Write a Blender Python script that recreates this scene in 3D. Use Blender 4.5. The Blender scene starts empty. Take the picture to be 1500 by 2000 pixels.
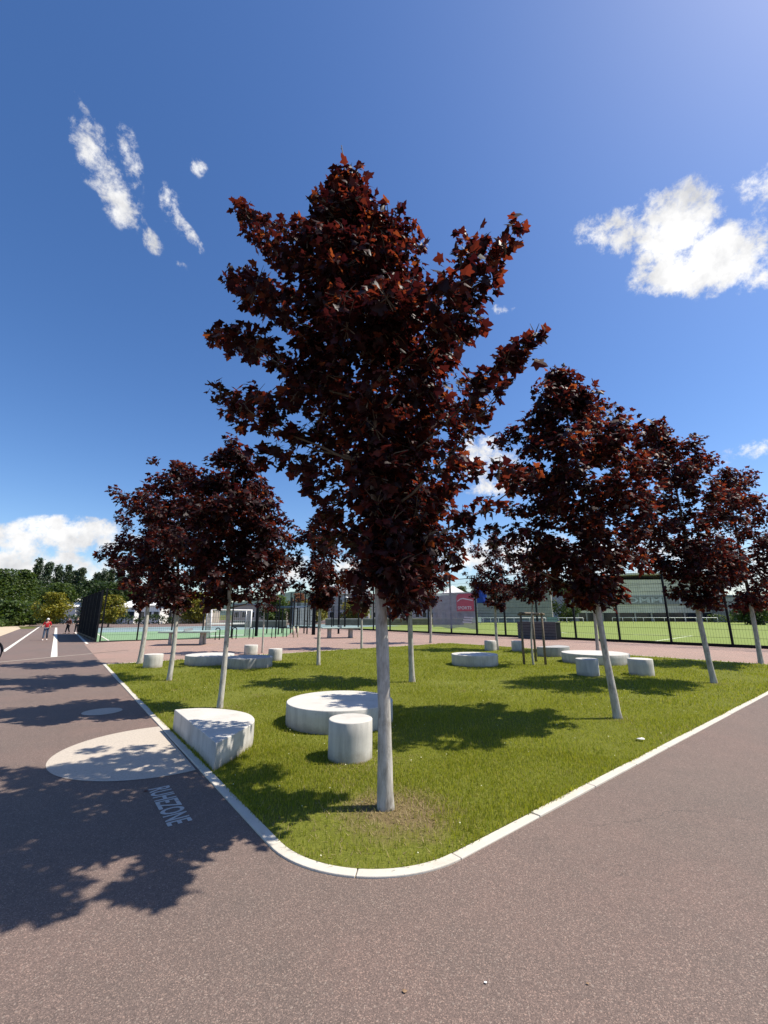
import bpy, math, random
import numpy as np
from mathutils import Vector, Matrix
R = math.radians
scene = bpy.context.scene
COL = scene.collection

# ------------------------------------------------------------------ camera
CAM_H = 1.65
PITCH = R(13.5)
FPX = 836.0                      # focal length in pixels of the 1500 x 2000 photograph
cam_data = bpy.data.cameras.new('camera')
cam_data.sensor_fit = 'VERTICAL'
cam_data.sensor_height = 24.0
cam_data.lens = FPX / 2000.0 * 24.0
cam_data.clip_start = 0.05
cam_data.clip_end = 6000
cam = bpy.data.objects.new('camera', cam_data)
cam.location = (0, 0, CAM_H)
cam.rotation_euler = (math.pi / 2 + PITCH, 0, 0)
COL.objects.link(cam)
scene.camera = cam

CF = np.array([0, math.cos(PITCH), math.sin(PITCH)])
CU = np.array([0, -math.sin(PITCH), math.cos(PITCH)])
CO = np.array([0, 0, CAM_H])


def ray(u, v):
    return np.array([(u - 750) / FPX, 0, 0]) + (1000 - v) / FPX * CU + CF


def G(u, v, z=0.0):
    """the point of the ground (or of height z) seen at a place in the photograph"""
    d = ray(u, v)
    return CO + (z - CAM_H) / d[2] * d


def P(u, v, Y):
    """a point at distance Y in front of the photographer"""
    d = ray(u, v)
    return CO + Y / d[1] * d


def dirn(u, v):
    d = ray(u, v)
    return d / np.linalg.norm(d)


# ------------------------------------------------------------------ light
SUN_EL, SUN_AZ = R(56.5), R(4)     # azimuth counted from +X towards +Y
sdir = Vector((math.cos(SUN_EL) * math.cos(SUN_AZ), math.cos(SUN_EL) * math.sin(SUN_AZ), math.sin(SUN_EL)))
sun_data = bpy.data.lights.new('sun', 'SUN')
sun_data.energy = 4.8
sun_data.angle = R(0.55)
sun_data.color = (1.0, 0.925, 0.82)
sun = bpy.data.objects.new('sun', sun_data)
sun.rotation_euler = sdir.to_track_quat('Z', 'Y').to_euler()
sun.location = (30, 0, 60)
COL.objects.link(sun)

world = bpy.data.worlds.new('World')
scene.world = world
world.use_nodes = True
WN, WL = world.node_tree.nodes, world.node_tree.links
WN.clear()


def wmath(op, a, b=None, c=None, clamp=False):
    n = WN.new('ShaderNodeMath')
    n.operation = op
    n.use_clamp = clamp
    for i, x in enumerate((a, b, c)):
        if x is None:
            continue
        if isinstance(x, (int, float)):
            n.inputs[i].default_value = x
        else:
            WL.new(x, n.inputs[i])
    return n.outputs[0]


def wdot(vec, c):
    n = WN.new('ShaderNodeVectorMath')
    n.operation = 'DOT_PRODUCT'
    WL.new(vec, n.inputs[0])
    n.inputs[1].default_value = tuple(c)
    return n.outputs['Value']


def build_world():
    tc = WN.new('ShaderNodeTexCoord')
    vec = tc.outputs['Generated']
    sky = WN.new('ShaderNodeTexSky')
    sky.sky_type = 'NISHITA'
    sky.sun_disc = False
    sky.sun_elevation = SUN_EL
    sky.sun_rotation = math.pi / 2 - SUN_AZ
    sky.altitude = 300
    sky.air_density = 1.0
    sky.dust_density = 0.8
    sky.ozone_density = 3.0
    hsv = WN.new('ShaderNodeHueSaturation')
    hsv.inputs['Saturation'].default_value = 1.22
    hsv.inputs['Hue'].default_value = 0.507
    WL.new(sky.outputs[0], hsv.inputs['Color'])
    bg = WN.new('ShaderNodeBackground')
    bg.inputs['Strength'].default_value = 0.114
    WL.new(hsv.outputs[0], bg.inputs['Color'])

    def noise(scale, detail, rough, off=(0, 0, 0), dist=0.0):
        m = WN.new('ShaderNodeMapping')
        m.inputs['Location'].default_value = off
        WL.new(vec, m.inputs['Vector'])
        n = WN.new('ShaderNodeTexNoise')
        n.inputs['Scale'].default_value = scale
        n.inputs['Detail'].default_value = detail
        n.inputs['Roughness'].default_value = rough
        n.inputs['Distortion'].default_value = dist
        WL.new(m.outputs[0], n.inputs['Vector'])
        return n.outputs['Fac']

    # clouds: centre, half width, half height (photograph pixels), tilt, body, in the whole sky
    inview = [
        # wisps, upper left
        (190, 310, 100, 50, -50, .52), (232, 395, 62, 42, -35, .56), (250, 300, 80, 26, -65, .44), (158, 208, 30, 15, -30, .42),
        (336, 410, 52, 24, -60, .44), (388, 325, 24, 20, -80, .36), (297, 472, 30, 20, -45, .46), (375, 462, 48, 13, -40, .42),
        (362, 526, 30, 12, -20, .46),
        # cumulus, right
        (1318, 440, 96, 88, -25, 1.15), (1400, 505, 100, 80, -15, 1.1), (1340, 525, 110, 52, -12, .95), (1215, 452, 96, 50, -22, .90), (1165, 440, 50, 26, -10, .6), (1482, 372, 52, 58, 30, .72),
        (1490, 545, 60, 28, 0, .6),
        # beside the main tree
        (945, 900, 80, 62, -25, .85), (965, 955, 92, 34, 0, .75), (985, 600, 36, 14, 0, .40), (1480, 876, 74, 24, 6, .74),
        # bank low on the left
        (165, 1045, 125, 40, 0, .95), (20, 1052, 62, 34, 0, .85), (60, 1108, 190, 42, 0, .90), (215, 1118, 150, 34, 0, .70),
        # bank behind the trees
        (960, 1085, 210, 52, 0, .80), (1260, 1090, 240, 62, 0, .78), (640, 1125, 210, 44, 0, .80), (1420, 1120, 260, 62, 0, .7),
    ]
    total = None
    X = np.array([1.0, 0, 0])

    def cloud(c, ang_w, ang_h, tilt, s):
        nonlocal total
        c = c / np.linalg.norm(c)
        e1 = np.cross(c, [0, 0, 1.0])
        e1 /= np.linalg.norm(e1)
        e2 = np.cross(e1, c)
        t = R(tilt)
        a = (math.cos(t) * e1 + math.sin(t) * e2) / ang_w
        b = (-math.sin(t) * e1 + math.cos(t) * e2) / ang_h
        q1, q2 = wdot(vec, a), wdot(vec, b)
        q = wmath('MULTIPLY_ADD', q1, q1, wmath('MULTIPLY', q2, q2))
        front = wmath('GREATER_THAN', wdot(vec, c), 0.2)
        m = wmath('MULTIPLY', wmath('MULTIPLY_ADD', q, -s, s), front)
        total = m if total is None else wmath('MAXIMUM', total, m)

    for (u, v, w, h, tilt, s) in inview:
        d = ray(u, v)
        k = FPX * np.linalg.norm(d)
        # stretch by the wide lens away from the middle of the picture is left to the projection
        cloud(d, w / k, h / k, tilt, s)
    rng = random.Random(5)
    for i in range(9):           # the same kind of fair-weather clouds in the rest of the sky
        az = R(100 + 290 * (i + rng.random() * .5) / 9.0 + 90)
        if -60 < (math.degrees(az) % 360) - 90 < 60:
            continue
        el = R(rng.uniform(8, 50))
        c = np.array([math.cos(el) * math.cos(az), math.cos(el) * math.sin(az), math.sin(el)])
        cloud(c, rng.uniform(.1, .22), rng.uniform(.04, .09), rng.uniform(-25, 25), rng.uniform(.6, .95))

    big = noise(7.0, 9, .62, (3.1, 1.7, .4), .1)
    fine = noise(30, 8, .68, (7.3, 2.2, 5.1), .15)
    n = wmath('MULTIPLY_ADD', wmath('SUBTRACT', big, .5), 1.7, wmath('MULTIPLY', wmath('SUBTRACT', fine, .5), 2.3))
    dens = wmath('ADD', wmath('SUBTRACT', total, .22), n)
    inside = wmath('GREATER_THAN', total, 0.0)
    edge = WN.new('ShaderNodeMapRange')
    edge.interpolation_type = 'SMOOTHSTEP'
    edge.inputs['From Min'].default_value = -.02
    edge.inputs['From Max'].default_value = .70
    WL.new(dens, edge.inputs['Value'])
    soft = WN.new('ShaderNodeMapRange')
    soft.interpolation_type = 'SMOOTHSTEP'
    soft.inputs['From Min'].default_value = 0.0
    soft.inputs['From Max'].default_value = .22
    WL.new(total, soft.inputs['Value'])
    alpha = wmath('MULTIPLY', wmath('MULTIPLY', edge.outputs[0], inside), soft.outputs[0])
    shade = noise(15, 7, .6, (3.1 + .02, 1.7, .4 - .035), .1)
    sh = WN.new('ShaderNodeMapRange')
    sh.inputs['From Min'].default_value = .38
    sh.inputs['From Max'].default_value = .68
    sh.inputs['To Min'].default_value = 1.0
    sh.inputs['To Max'].default_value = .60
    WL.new(shade, sh.inputs['Value'])
    comb = WN.new('ShaderNodeCombineColor')
    WL.new(sh.outputs[0], comb.inputs[0])
    WL.new(wmath('MULTIPLY_ADD', sh.outputs[0], .97, .025), comb.inputs[1])
    WL.new(wmath('MULTIPLY_ADD', sh.outputs[0], .90, .09), comb.inputs[2])
    cb = WN.new('ShaderNodeBackground')
    cb.inputs['Strength'].default_value = .76
    WL.new(comb.outputs[0], cb.inputs['Color'])
    mix = WN.new('ShaderNodeMixShader')
    WL.new(alpha, mix.inputs[0])
    WL.new(bg.outputs[0], mix.inputs[1])
    WL.new(cb.outputs[0], mix.inputs[2])
    out = WN.new('ShaderNodeOutputWorld')
    WL.new(mix.outputs[0], out.inputs['Surface'])


build_world()
world.cycles.sampling_method = 'MANUAL'
world.cycles.sample_map_resolution = 512

scene.view_settings.view_transform = 'Standard'
scene.view_settings.look = 'None'
scene.view_settings.exposure = 0.55
scene.view_settings.gamma = 1.0
scene.view_settings.use_curve_mapping = False
scene.render.engine = 'CYCLES'
scene.cycles.use_denoising = True
scene.cycles.max_bounces = 6
scene.cycles.diffuse_bounces = 3
scene.cycles.glossy_bounces = 2
scene.cycles.transmission_bounces = 3
scene.cycles.transparent_max_bounces = 8
scene.cycles.sample_clamp_indirect = 6
scene.cycles.caustics_reflective = False
scene.cycles.caustics_refractive = False

# ------------------------------------------------------------------ helpers
rnd = random.Random(11)
nrg = np.random.default_rng(11)


def tag(o, label=None, cat=None, group=None, kind=None):
    if label:
        o['label'] = label
    if cat:
        o['category'] = cat
    if group:
        o['group'] = group
    if kind:
        o['kind'] = kind
    return o


def link(o, parent=None):
    COL.objects.link(o)
    if parent is not None:
        o.parent = parent
    return o


def empty(name, loc=(0, 0, 0), rz=0.0):
    o = bpy.data.objects.new(name, None)
    o.empty_display_size = .2
    o.location = tuple(float(x) for x in loc)
    o.rotation_euler = (0, 0, rz)
    return link(o)


class MB:
    """collects simple solids and links them as ONE mesh object"""

    def __init__(self):
        self.v, self.f = [], []

    def add(self, vs, fs):
        k = len(self.v)
        self.v += [tuple(float(c) for c in p) for p in vs]
        self.f += [tuple(i + k for i in f) for f in fs]
        return self

    def box(self, x0, x1, y0, y1, z0, z1):
        return self.add([(x0, y0, z0), (x1, y0, z0), (x1, y1, z0), (x0, y1, z0), (x0, y0, z1), (x1, y0, z1), (x1, y1, z1), (x0, y1, z1)],
                        [(0, 3, 2, 1), (4, 5, 6, 7), (0, 1, 5, 4), (1, 2, 6, 5), (2, 3, 7, 6), (3, 0, 4, 7)])

    def prism(self, poly, z0, z1, bottom=True):
        n = len(poly)
        vs = [(x, y, z0) for x, y in poly] + [(x, y, z1) for x, y in poly]
        fs = [tuple(range(n, 2 * n))] + [(i, (i + 1) % n, n + (i + 1) % n, n + i) for i in range(n)]
        if bottom:
            fs.append(tuple(range(n - 1, -1, -1)))
        return self.add(vs, fs)

    def tube(self, path, radii, seg=8, cap=True, jitter=0.0):
        path = [Vector(tuple(float(c) for c in p)) for p in path]
        if isinstance(radii, (int, float)):
            radii = [radii] * len(path)
        vs, fs = [], []
        ref = None
        for i, p in enumerate(path):
            t = (path[min(i + 1, len(path) - 1)] - path[max(i - 1, 0)]).normalized()
            if ref is None:
                ref = Vector((1, 0, 0)) if abs(t.x) < .9 else Vector((0, 1, 0))
            a = (ref - t * ref.dot(t)).normalized()
            ref = a
            b = t.cross(a)
            for k in range(seg):
                th = 2 * math.pi * k / seg
                r = radii[i] * (1 + (rnd.uniform(-jitter, jitter) if jitter else 0))
                vs.append(p + (a * math.cos(th) + b * math.sin(th)) * r)
        for i in range(len(path) - 1):
            for k in range(seg):
                k2 = (k + 1) % seg
                fs.append((i * seg + k, i * seg + k2, (i + 1) * seg + k2, (i + 1) * seg + k))
        if cap:
            fs.append(tuple(range(seg - 1, -1, -1)))
            m = (len(path) - 1) * seg
            fs.append(tuple(range(m, m + seg)))
        return self.add(vs, fs)

    def mesh(self, name):
        me = bpy.data.meshes.new(name)
        me.from_pydata(self.v, [], self.f)
        me.update()
        return me

    def build(self, name, mat, parent=None, smooth=False, bevel=0.0, segs=2):
        me = self.mesh(name)
        me.materials.append(mat)
        if smooth:
            me.polygons.foreach_set('use_smooth', [True] * len(me.polygons))
        o = bpy.data.objects.new(name, me)
        link(o, parent)
        if bevel:
            b = o.modifiers.new('bevel', 'BEVEL')
            b.width = bevel
            b.segments = segs
            b.limit_method = 'ANGLE'
            b.angle_limit = R(40)
        return o


def np_mesh(name, V, F, mat, parent=None, smooth=False):
    """mesh from numpy vertices (n,3) and triangles (m,3)"""
    me = bpy.data.meshes.new(name)
    V = np.asarray(V, np.float32)
    F = np.asarray(F, np.int32)
    me.vertices.add(len(V))
    me.vertices.foreach_set('co', V.ravel())
    me.loops.add(F.size)
    me.loops.foreach_set('vertex_index', F.ravel())
    me.polygons.add(len(F))
    me.polygons.foreach_set('loop_start', np.arange(0, F.size, F.shape[1], dtype=np.int32))
    me.polygons.foreach_set('loop_total', np.full(len(F), F.shape[1], np.int32))
    if smooth:
        me.polygons.foreach_set('use_smooth', np.ones(len(F), bool))
    me.update(calc_edges=True)
    me.materials.append(mat)
    return link(bpy.data.objects.new(name, me), parent)


def copy_tree(o, parent=None):
    c = o.copy()
    COL.objects.link(c)
    c.parent = parent
    for ch in list(o.children):
        copy_tree(ch, c)
    return c


# ------------------------------------------------------------------ materials
class Mat:
    def __init__(self, name, rough=.8, spec=.3):
        self.m = bpy.data.materials.new(name)
        self.m.use_nodes = True
        self.N, self.L = self.m.node_tree.nodes, self.m.node_tree.links
        self.b = self.N['Principled BSDF']
        self.b.inputs['Roughness'].default_value = rough
        self.b.inputs['Specular IOR Level'].default_value = spec
        self.out = self.N['Material Output']

    def coord(self, kind='Object', scale=(1, 1, 1), off=(0, 0, 0)):
        if kind == 'World':
            o = self.N.new('ShaderNodeNewGeometry').outputs['Position']
        else:
            o = self.N.new('ShaderNodeTexCoord').outputs[kind]
        m = self.N.new('ShaderNodeMapping')
        m.inputs['Scale'].default_value = scale
        m.inputs['Location'].default_value = off
        self.L.new(o, m.inputs['Vector'])
        return m.outputs[0]

    def noise(self, vec, scale, detail=4, rough=.55, dist=0.0):
        n = self.N.new('ShaderNodeTexNoise')
        n.inputs['Scale'].default_value = scale
        n.inputs['Detail'].default_value = detail
        n.inputs['Roughness'].default_value = rough
        n.inputs['Distortion'].default_value = dist
        self.L.new(vec, n.inputs['Vector'])
        return n.outputs['Fac']

    def voro(self, vec, scale, out='Distance', feature='F1'):
        n = self.N.new('ShaderNodeTexVoronoi')
        n.feature = feature
        n.inputs['Scale'].default_value = scale
        self.L.new(vec, n.inputs['Vector'])
        return n.outputs[out]

    def ramp(self, fac, stops):
        n = self.N.new('ShaderNodeValToRGB')
        el = n.color_ramp.elements
        while len(el) < len(stops):
            el.new(.5)
        for e, (p, c) in zip(el, stops):
            e.position = p
            e.color = (*c, 1) if len(c) == 3 else c
        self.L.new(fac, n.inputs[0])
        return n.outputs[0]

    def mix(self, fac, a, b, mode='MIX'):
        n = self.N.new('ShaderNodeMix')
        n.data_type = 'RGBA'
        n.blend_type = mode
        for x, i in ((fac, 0), (a, 6), (b, 7)):
            if isinstance(x, (int, float)):
                n.inputs[i].default_value = x
            elif isinstance(x, tuple):
                n.inputs[i].default_value = (*x, 1)
            else:
                self.L.new(x, n.inputs[i])
        return n.outputs[2]

    def maprange(self, v, a, b, c=0., d=1.):
        n = self.N.new('ShaderNodeMapRange')
        for i, x in enumerate((a, b, c, d)):
            n.inputs[i + 1].default_value = x
        self.L.new(v, n.inputs[0])
        return n.outputs[0]

    def math(self, op, a, b):
        n = self.N.new('ShaderNodeMath')
        n.operation = op
        for i, x in enumerate((a, b)):
            if isinstance(x, (int, float)):
                n.inputs[i].default_value = x
            else:
                self.L.new(x, n.inputs[i])
        return n.outputs[0]

    def color(self, c):
        if isinstance(c, tuple):
            self.b.inputs['Base Color'].default_value = (*c, 1)
        else:
            self.L.new(c, self.b.inputs['Base Color'])
        return self

    def bump(self, h, strength=.3, dist=.01):
        n = self.N.new('ShaderNodeBump')
        n.inputs['Strength'].default_value = strength
        n.inputs['Distance'].default_value = dist
        self.L.new(h, n.inputs['Height'])
        self.L.new(n.outputs[0], self.b.inputs['Normal'])
        return self


def m_plain(name, c, rough=.6, spec=.3, var=.12, scale=6.0, metal=0.0):
    m = Mat(name, rough, spec)
    v = m.coord()
    n = m.noise(v, scale, 5, .6)
    lo = tuple(x * (1 - var) for x in c)
    hi = tuple(min(1, x * (1 + var)) for x in c)
    m.color(m.ramp(n, [(.3, lo), (.7, hi)]))
    m.b.inputs['Metallic'].default_value = metal
    return m.m


def m_asphalt(name='asphalt', gain=1.0):
    m = Mat(name, .82, .35)
    v = m.coord('World')
    big = m.noise(v, .35, 5, .6)
    mid = m.noise(v, 2.2, 5, .65)
    base = m.mix(m.maprange(big, .35, .65), (.156, .119, .100), (.184, .126, .105))
    base = m.mix(m.maprange(mid, .3, .75, 0, .45), base, (.112, .093, .079))
    wide = m.noise(v, .11, 4, .6, .6)
    base = m.mix(m.maprange(wide, .42, .62, 0, .40), base, (.195, .140, .115))
    st = m.noise(v, .9, 6, .7, 1.2)
    base = m.mix(m.maprange(st, .63, .72, 0, .38), base, (.066, .056, .049))
    vc = m.noise(v, .55, 5, .6)
    wv = m.N.new('ShaderNodeTexVoronoi')
    wv.feature = 'DISTANCE_TO_EDGE'
    wv.inputs['Scale'].default_value = .16
    dv = m.N.new('ShaderNodeVectorMath')
    dv.operation = 'MULTIPLY_ADD'
    cn = m.N.new('ShaderNodeTexNoise')
    cn.inputs['Scale'].default_value = 1.7
    cn.inputs['Detail'].default_value = 6
    m.L.new(v, cn.inputs['Vector'])
    m.L.new(cn.outputs['Color'], dv.inputs[0])
    dv.inputs[1].default_value = (.9, .9, 0)
    m.L.new(v, dv.inputs[2])
    m.L.new(dv.outputs[0], wv.inputs['Vector'])
    crack = m.maprange(wv.outputs['Distance'], .0006, .0016, .5, 0)
    base = m.mix(m.math('MULTIPLY', crack, m.maprange(vc, .5, .6)), base, (.05, .045, .04))
    cell = m.voro(v, 230, 'Color')
    sep = m.N.new('ShaderNodeSeparateColor')
    m.L.new(cell, sep.inputs[0])
    grain = m.ramp(sep.outputs[0], [(0.0, (.60, .60, .60)), (.5, (.90, .90, .90)), (.85, (1.12, 1.1, 1.08)), (.97, (1.9, 1.8, 1.7))])
    base = m.mix(1.0, base, grain, 'MULTIPLY')
    cell2 = m.voro(v, 135, 'Color')
    sep2 = m.N.new('ShaderNodeSeparateColor')
    m.L.new(cell2, sep2.inputs[0])
    spark = m.maprange(sep2.outputs[1], .95, .98)
    base = m.mix(m.math('MULTIPLY', spark, .36), base, (.40, .33, .27))
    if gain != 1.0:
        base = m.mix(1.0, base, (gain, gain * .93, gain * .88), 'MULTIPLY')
    m.color(base)
    m.bump(m.math('ADD', m.voro(v, 230), m.noise(v, 300, 2)), .4, .003)
    return m.m


def m_concrete(name='concrete', c=(.60, .575, .52), stain=.40, streak=True):
    m = Mat(name, .78, .3)
    v = m.coord('World')
    n = m.noise(v, 3.0, 7, .65)
    base = m.mix(m.maprange(n, .35, .7), tuple(x * .86 for x in c), c)
    sp = m.noise(v, 60, 4, .7)
    base = m.mix(m.maprange(sp, .58, .78, 0, .35), base, tuple(x * .6 for x in c))
    if streak:
        vs = m.coord('World', (7, 7, .8))
        s = m.noise(vs, 1.0, 5, .7, .4)
        geo = m.N.new('ShaderNodeNewGeometry')
        sx = m.N.new('ShaderNodeSeparateXYZ')
        m.L.new(geo.outputs['Normal'], sx.inputs[0])
        side = m.maprange(m.math('ABSOLUTE', sx.outputs[2], 0), .3, .6, 1, .12)
        base = m.mix(m.math('MULTIPLY', m.maprange(s, .45, .68, 0, stain), side), base, (.19, .185, .165))
        pz = m.N.new('ShaderNodeSeparateXYZ')
        m.L.new(geo.outputs['Position'], pz.inputs[0])
        dirt = m.math('ADD', pz.outputs[2], m.math('MULTIPLY', m.math('SUBTRACT', m.noise(v, 7, 5, .7), .5), .22))
        base = m.mix(m.maprange(dirt, .02, .13, .55, 0), base, (.20, .165, .105))
        fl = m.noise(v, 9, 6, .7, .8)
        base = m.mix(m.maprange(fl, .62, .72, 0, .35), base, (.34, .32, .28))
    pit = m.voro(v, 26)
    base = m.mix(m.maprange(pit, .05, .10, .6, 0), base, tuple(x * .35 for x in c))
    grime = m.noise(v, 1.7, 7, .72, .6)
    base = m.mix(m.maprange(grime, .54, .70, 0, .35), base, tuple(x * y for x, y in zip(c, (.52, .48, .42))))
    m.color(base)
    m.bump(m.math('ADD', m.noise(v, 90, 4, .7), m.maprange(pit, .04, .12, -1, 0)), .3, .004)
    return m.m


def m_bark(pale=True):
    m = Mat('bark_pale' if pale else 'bark_brown', .85, .2)
    v = m.coord('Object')
    vs = m.coord('Object', (26, 26, 5))
    n = m.noise(vs, 1.0, 6, .7, .6)
    n2 = m.noise(v, 5, 6, .7)
    a = (.50, .475, .42) if pale else (.16, .125, .09)
    b = (.26, .24, .20) if pale else (.075, .06, .045)
    base = m.mix(m.maprange(n, .42, .68), a, b)
    base = m.mix(m.maprange(n2, .5, .75, 0, .7), base, (.19, .17, .14) if pale else (.1, .085, .06))
    spots = m.noise(m.coord('Object', (9, 9, 3)), 1.0, 3, .5)
    base = m.mix(m.maprange(spots, .61, .69, 0, .75), base, (.085, .07, .055))
    m.color(base)
    m.bump(n, .5, .012)
    return m.m


def m_leaf(name, stops, trans, tfac, rough=.5, spec=.2):
    m = Mat(name, rough, spec)
    g = m.N.new('ShaderNodeNewGeometry')
    oi = m.N.new('ShaderNodeObjectInfo')
    k = m.math('FRACT', m.math('ADD', g.outputs['Random Per Island'], m.math('MULTIPLY', oi.outputs['Random'], 3.7)), 0)
    c = m.ramp(k, stops)
    m.color(c)
    t = m.N.new('ShaderNodeBsdfTranslucent')
    tc = m.ramp(k, trans)
    m.L.new(tc, t.inputs['Color'])
    mx = m.N.new('ShaderNodeMixShader')
    mx.inputs[0].default_value = tfac
    m.L.new(m.b.outputs[0], mx.inputs[1])
    m.L.new(t.outputs[0], mx.inputs[2])
    m.L.new(mx.outputs[0], m.out.inputs['Surface'])
    return m.m


M = {}
M['asphalt'] = m_asphalt()
M['plaza_grazing'] = m_asphalt('asphalt_grazing_bright', 1.85)  # same asphalt made lighter: grazing-angle brightening put into the colour
M['concrete'] = m_concrete()
M['concrete_old_shaded'] = m_concrete('concrete_weathered_shaded', (.40, .40, .385), .8)  # weathered concrete; on the half round block its dark tone stands for shade
M['kerb'] = m_concrete('kerb_concrete', (.60, .56, .475), .2, False)
M['bark'] = m_bark(True)
M['bark_brown'] = m_bark(False)
M['leaf'] = m_leaf('maple_leaf',
                   [(0, (.013, .006, .008)), (.5, (.022, .008, .009)), (.85, (.055, .013, .012)), (1, (.105, .026, .018))],
                   [(0, (.04, .005, .007)), (.6, (.09, .013, .010)), (.9, (.26, .040, .016)), (1, (.40, .10, .02))], .40)
M['green_dark'] = m_leaf('leaf_dark_green',
                         [(0, (.014, .027, .010)), (.5, (.027, .050, .016)), (1, (.05, .08, .024))],
                         [(0, (.04, .09, .01)), (1, (.10, .17, .02))], .25, .5, .3)
M['green_mid'] = m_leaf('leaf_mid_green',
                        [(0, (.022, .042, .010)), (.5, (.045, .078, .015)), (1, (.085, .115, .026))],
                        [(0, (.07, .13, .01)), (1, (.15, .22, .02))], .3, .5, .3)
M['green_poplar'] = m_leaf('leaf_poplar_haze',  # extra blue in the green paints distance haze onto the leaves
                           [(0, (.03, .05, .025)), (.5, (.05, .08, .04)), (1, (.085, .115, .06))],
                           [(0, (.06, .10, .02)), (1, (.12, .17, .04))], .25, .45, .4)
M['green_yellow'] = m_leaf('leaf_yellow_green',
                           [(0, (.10, .12, .012)), (.5, (.17, .17, .015)), (1, (.25, .21, .02))],
                           [(0, (.22, .2, .01)), (1, (.36, .28, .02))], .3, .5, .3)
M['orange_leaf'] = m_leaf('leaf_orange',
                          [(0, (.14, .05, .02)), (1, (.24, .10, .04))],
                          [(0, (.25, .08, .02)), (1, (.35, .14, .04))], .3, .5, .3)
M['grass'] = m_leaf('grass_blade',
                    [(0, (.105, .135, .011)), (.5, (.205, .235, .016)), (.85, (.34, .33, .040)), (1, (.42, .35, .13))],
                    [(0, (.24, .30, .012)), (.9, (.48, .48, .03)), (1, (.46, .38, .09))], .45, .5, .25)


M['straw'] = m_leaf('straw', [(0, (.20, .15, .07)), (1, (.40, .32, .16))], [(0, (.2, .15, .06)), (1, (.35, .28, .12))], .25, .7, .2)


def m_soil():
    m = Mat('lawn_soil', .95, .1)
    v = m.coord('World')
    n = m.noise(v, 1.4, 6, .65)
    f = m.noise(v, 45, 4, .7)
    a = m.mix(m.maprange(f, .3, .7), (.10, .115, .016), (.17, .18, .03))
    g = m.N.new('ShaderNodeVectorMath')
    g.operation = 'DISTANCE'
    m.L.new(v, g.inputs[0])
    g.inputs[1].default_value = (.14, 4.16, 0)
    bare = m.math('ADD', g.outputs['Value'], m.math('MULTIPLY', m.math('SUBTRACT', m.noise(v, 4, 5, .7), .5), .9))
    a = m.mix(m.maprange(bare, .25, .6, .85, 0), a, (.17, .12, .065))
    # worn bare spot at the foot of the big tree
    m.color(m.mix(m.maprange(n, .60, .74, 0, .8), a, (.14, .105, .055)))
    m.bump(f, .8, .02)
    return m.m


M['soil'] = m_soil()


def m_field():
    m = Mat('artificial_turf', .9, .15)
    v = m.coord('World')
    n = m.noise(v, 40, 3, .6)
    b = m.noise(v, .12, 3, .5)
    c = m.mix(m.maprange(n, .3, .7), (.165, .215, .045), (.20, .255, .060))
    m.color(m.mix(m.maprange(b, .35, .65, 0, .4), c, (.21, .25, .07)))
    return m.m


M['field'] = m_field()
M['court_green'] = m_plain('court_green', (.19, .30, .165), .85, .2, .10, 1.5)
M['court_blue'] = m_plain('court_blue', (.20, .275, .275), .85, .2, .10, 1.5)
M['line'] = m_plain('line_paint', (.66, .64, .56), .7, .3, .12, 14)
M['line_worn'] = m_plain('line_paint_worn', (.46, .405, .335), .85, .2, .16, 45)
M['letter_paint'] = m_plain('letter_paint', (.50, .475, .43), .8, .2, .14, 45)
M['field_line'] = m_plain('turf_line', (.55, .60, .38), .85, .2, .08, 5)
M['sand'] = m_plain('sand_path', (.50, .41, .29), .95, .1, .10, 2)
M['rough_grass'] = m_plain('rough_grass', (.11, .12, .03), .95, .1, .4, 3)
M['black_metal'] = m_plain('black_metal', (.006, .007, .009), .55, .15, .2, 20)
M['black_scrim'] = m_plain('black_scrim', (.004, .005, .008), .9, .03, .2, 20)
M['grey_metal'] = m_plain('galvanised_steel', (.36, .37, .38), .4, .5, .12, 12, .5)
M['white_metal'] = m_plain('white_metal', (.75, .75, .73), .5, .4, .06, 8)
M['blue_metal'] = m_plain('blue_metal', (.035, .07, .13), .5, .4, .15, 8)
M['wood_stake'] = m_plain('weathered_wood', (.17, .14, .105), .85, .2, .35, 18)
M['tt_top'] = m_plain('table_tennis_top', (.33, .42, .36), .6, .35, .08, 5)
M['clad'] = m_plain('grey_cladding', (.30, .295, .27), .65, .3, .12, .8)
M['clad_light'] = m_plain('beige_cladding', (.68, .63, .50), .65, .3, .12, .5)
M['wall_grey'] = m_plain('grey_render', (.40, .395, .37), .85, .2, .12, .7)
M['wall_white'] = m_plain('white_render', (.78, .78, .76), .85, .2, .05, .7)
M['wall_beige'] = m_plain('beige_render', (.42, .38, .32), .85, .2, .1, .7)
M['roof_grey'] = m_plain('grey_roof', (.20, .22, .24), .6, .3, .12, 1)
M['roof_red'] = m_plain('red_tiles', (.25, .09, .055), .8, .2, .2, 3)
M['glass_dark'] = m_plain('dark_glass', (.015, .02, .03), .12, .6, .2, 2)
M['bin_grey'] = m_plain('grey_slat', (.085, .085, .09), .7, .3, .15, 6)
M['brown_wall'] = m_plain('brown_wall', (.17, .145, .11), .85, .2, .25, 1.5)
M['skin'] = m_plain('skin', (.50, .32, .24), .55, .4, .08, 8)
M['red_cloth'] = m_plain('red_cloth', (.50, .025, .035), .8, .2, .15, 14)
M['dark_cloth'] = m_plain('dark_cloth', (.018, .018, .022), .85, .2, .25, 14)
M['maroon_cloth'] = m_plain('maroon_cloth', (.10, .03, .02), .85, .2, .25, 14)
M['denim'] = m_plain('denim', (.06, .085, .13), .85, .2, .2, 18)
M['white_cloth'] = m_plain('white_cloth', (.75, .74, .72), .8, .2, .06, 14)
M['rubber'] = m_plain('rubber', (.02, .02, .022), .7, .3, .2, 18)
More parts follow.
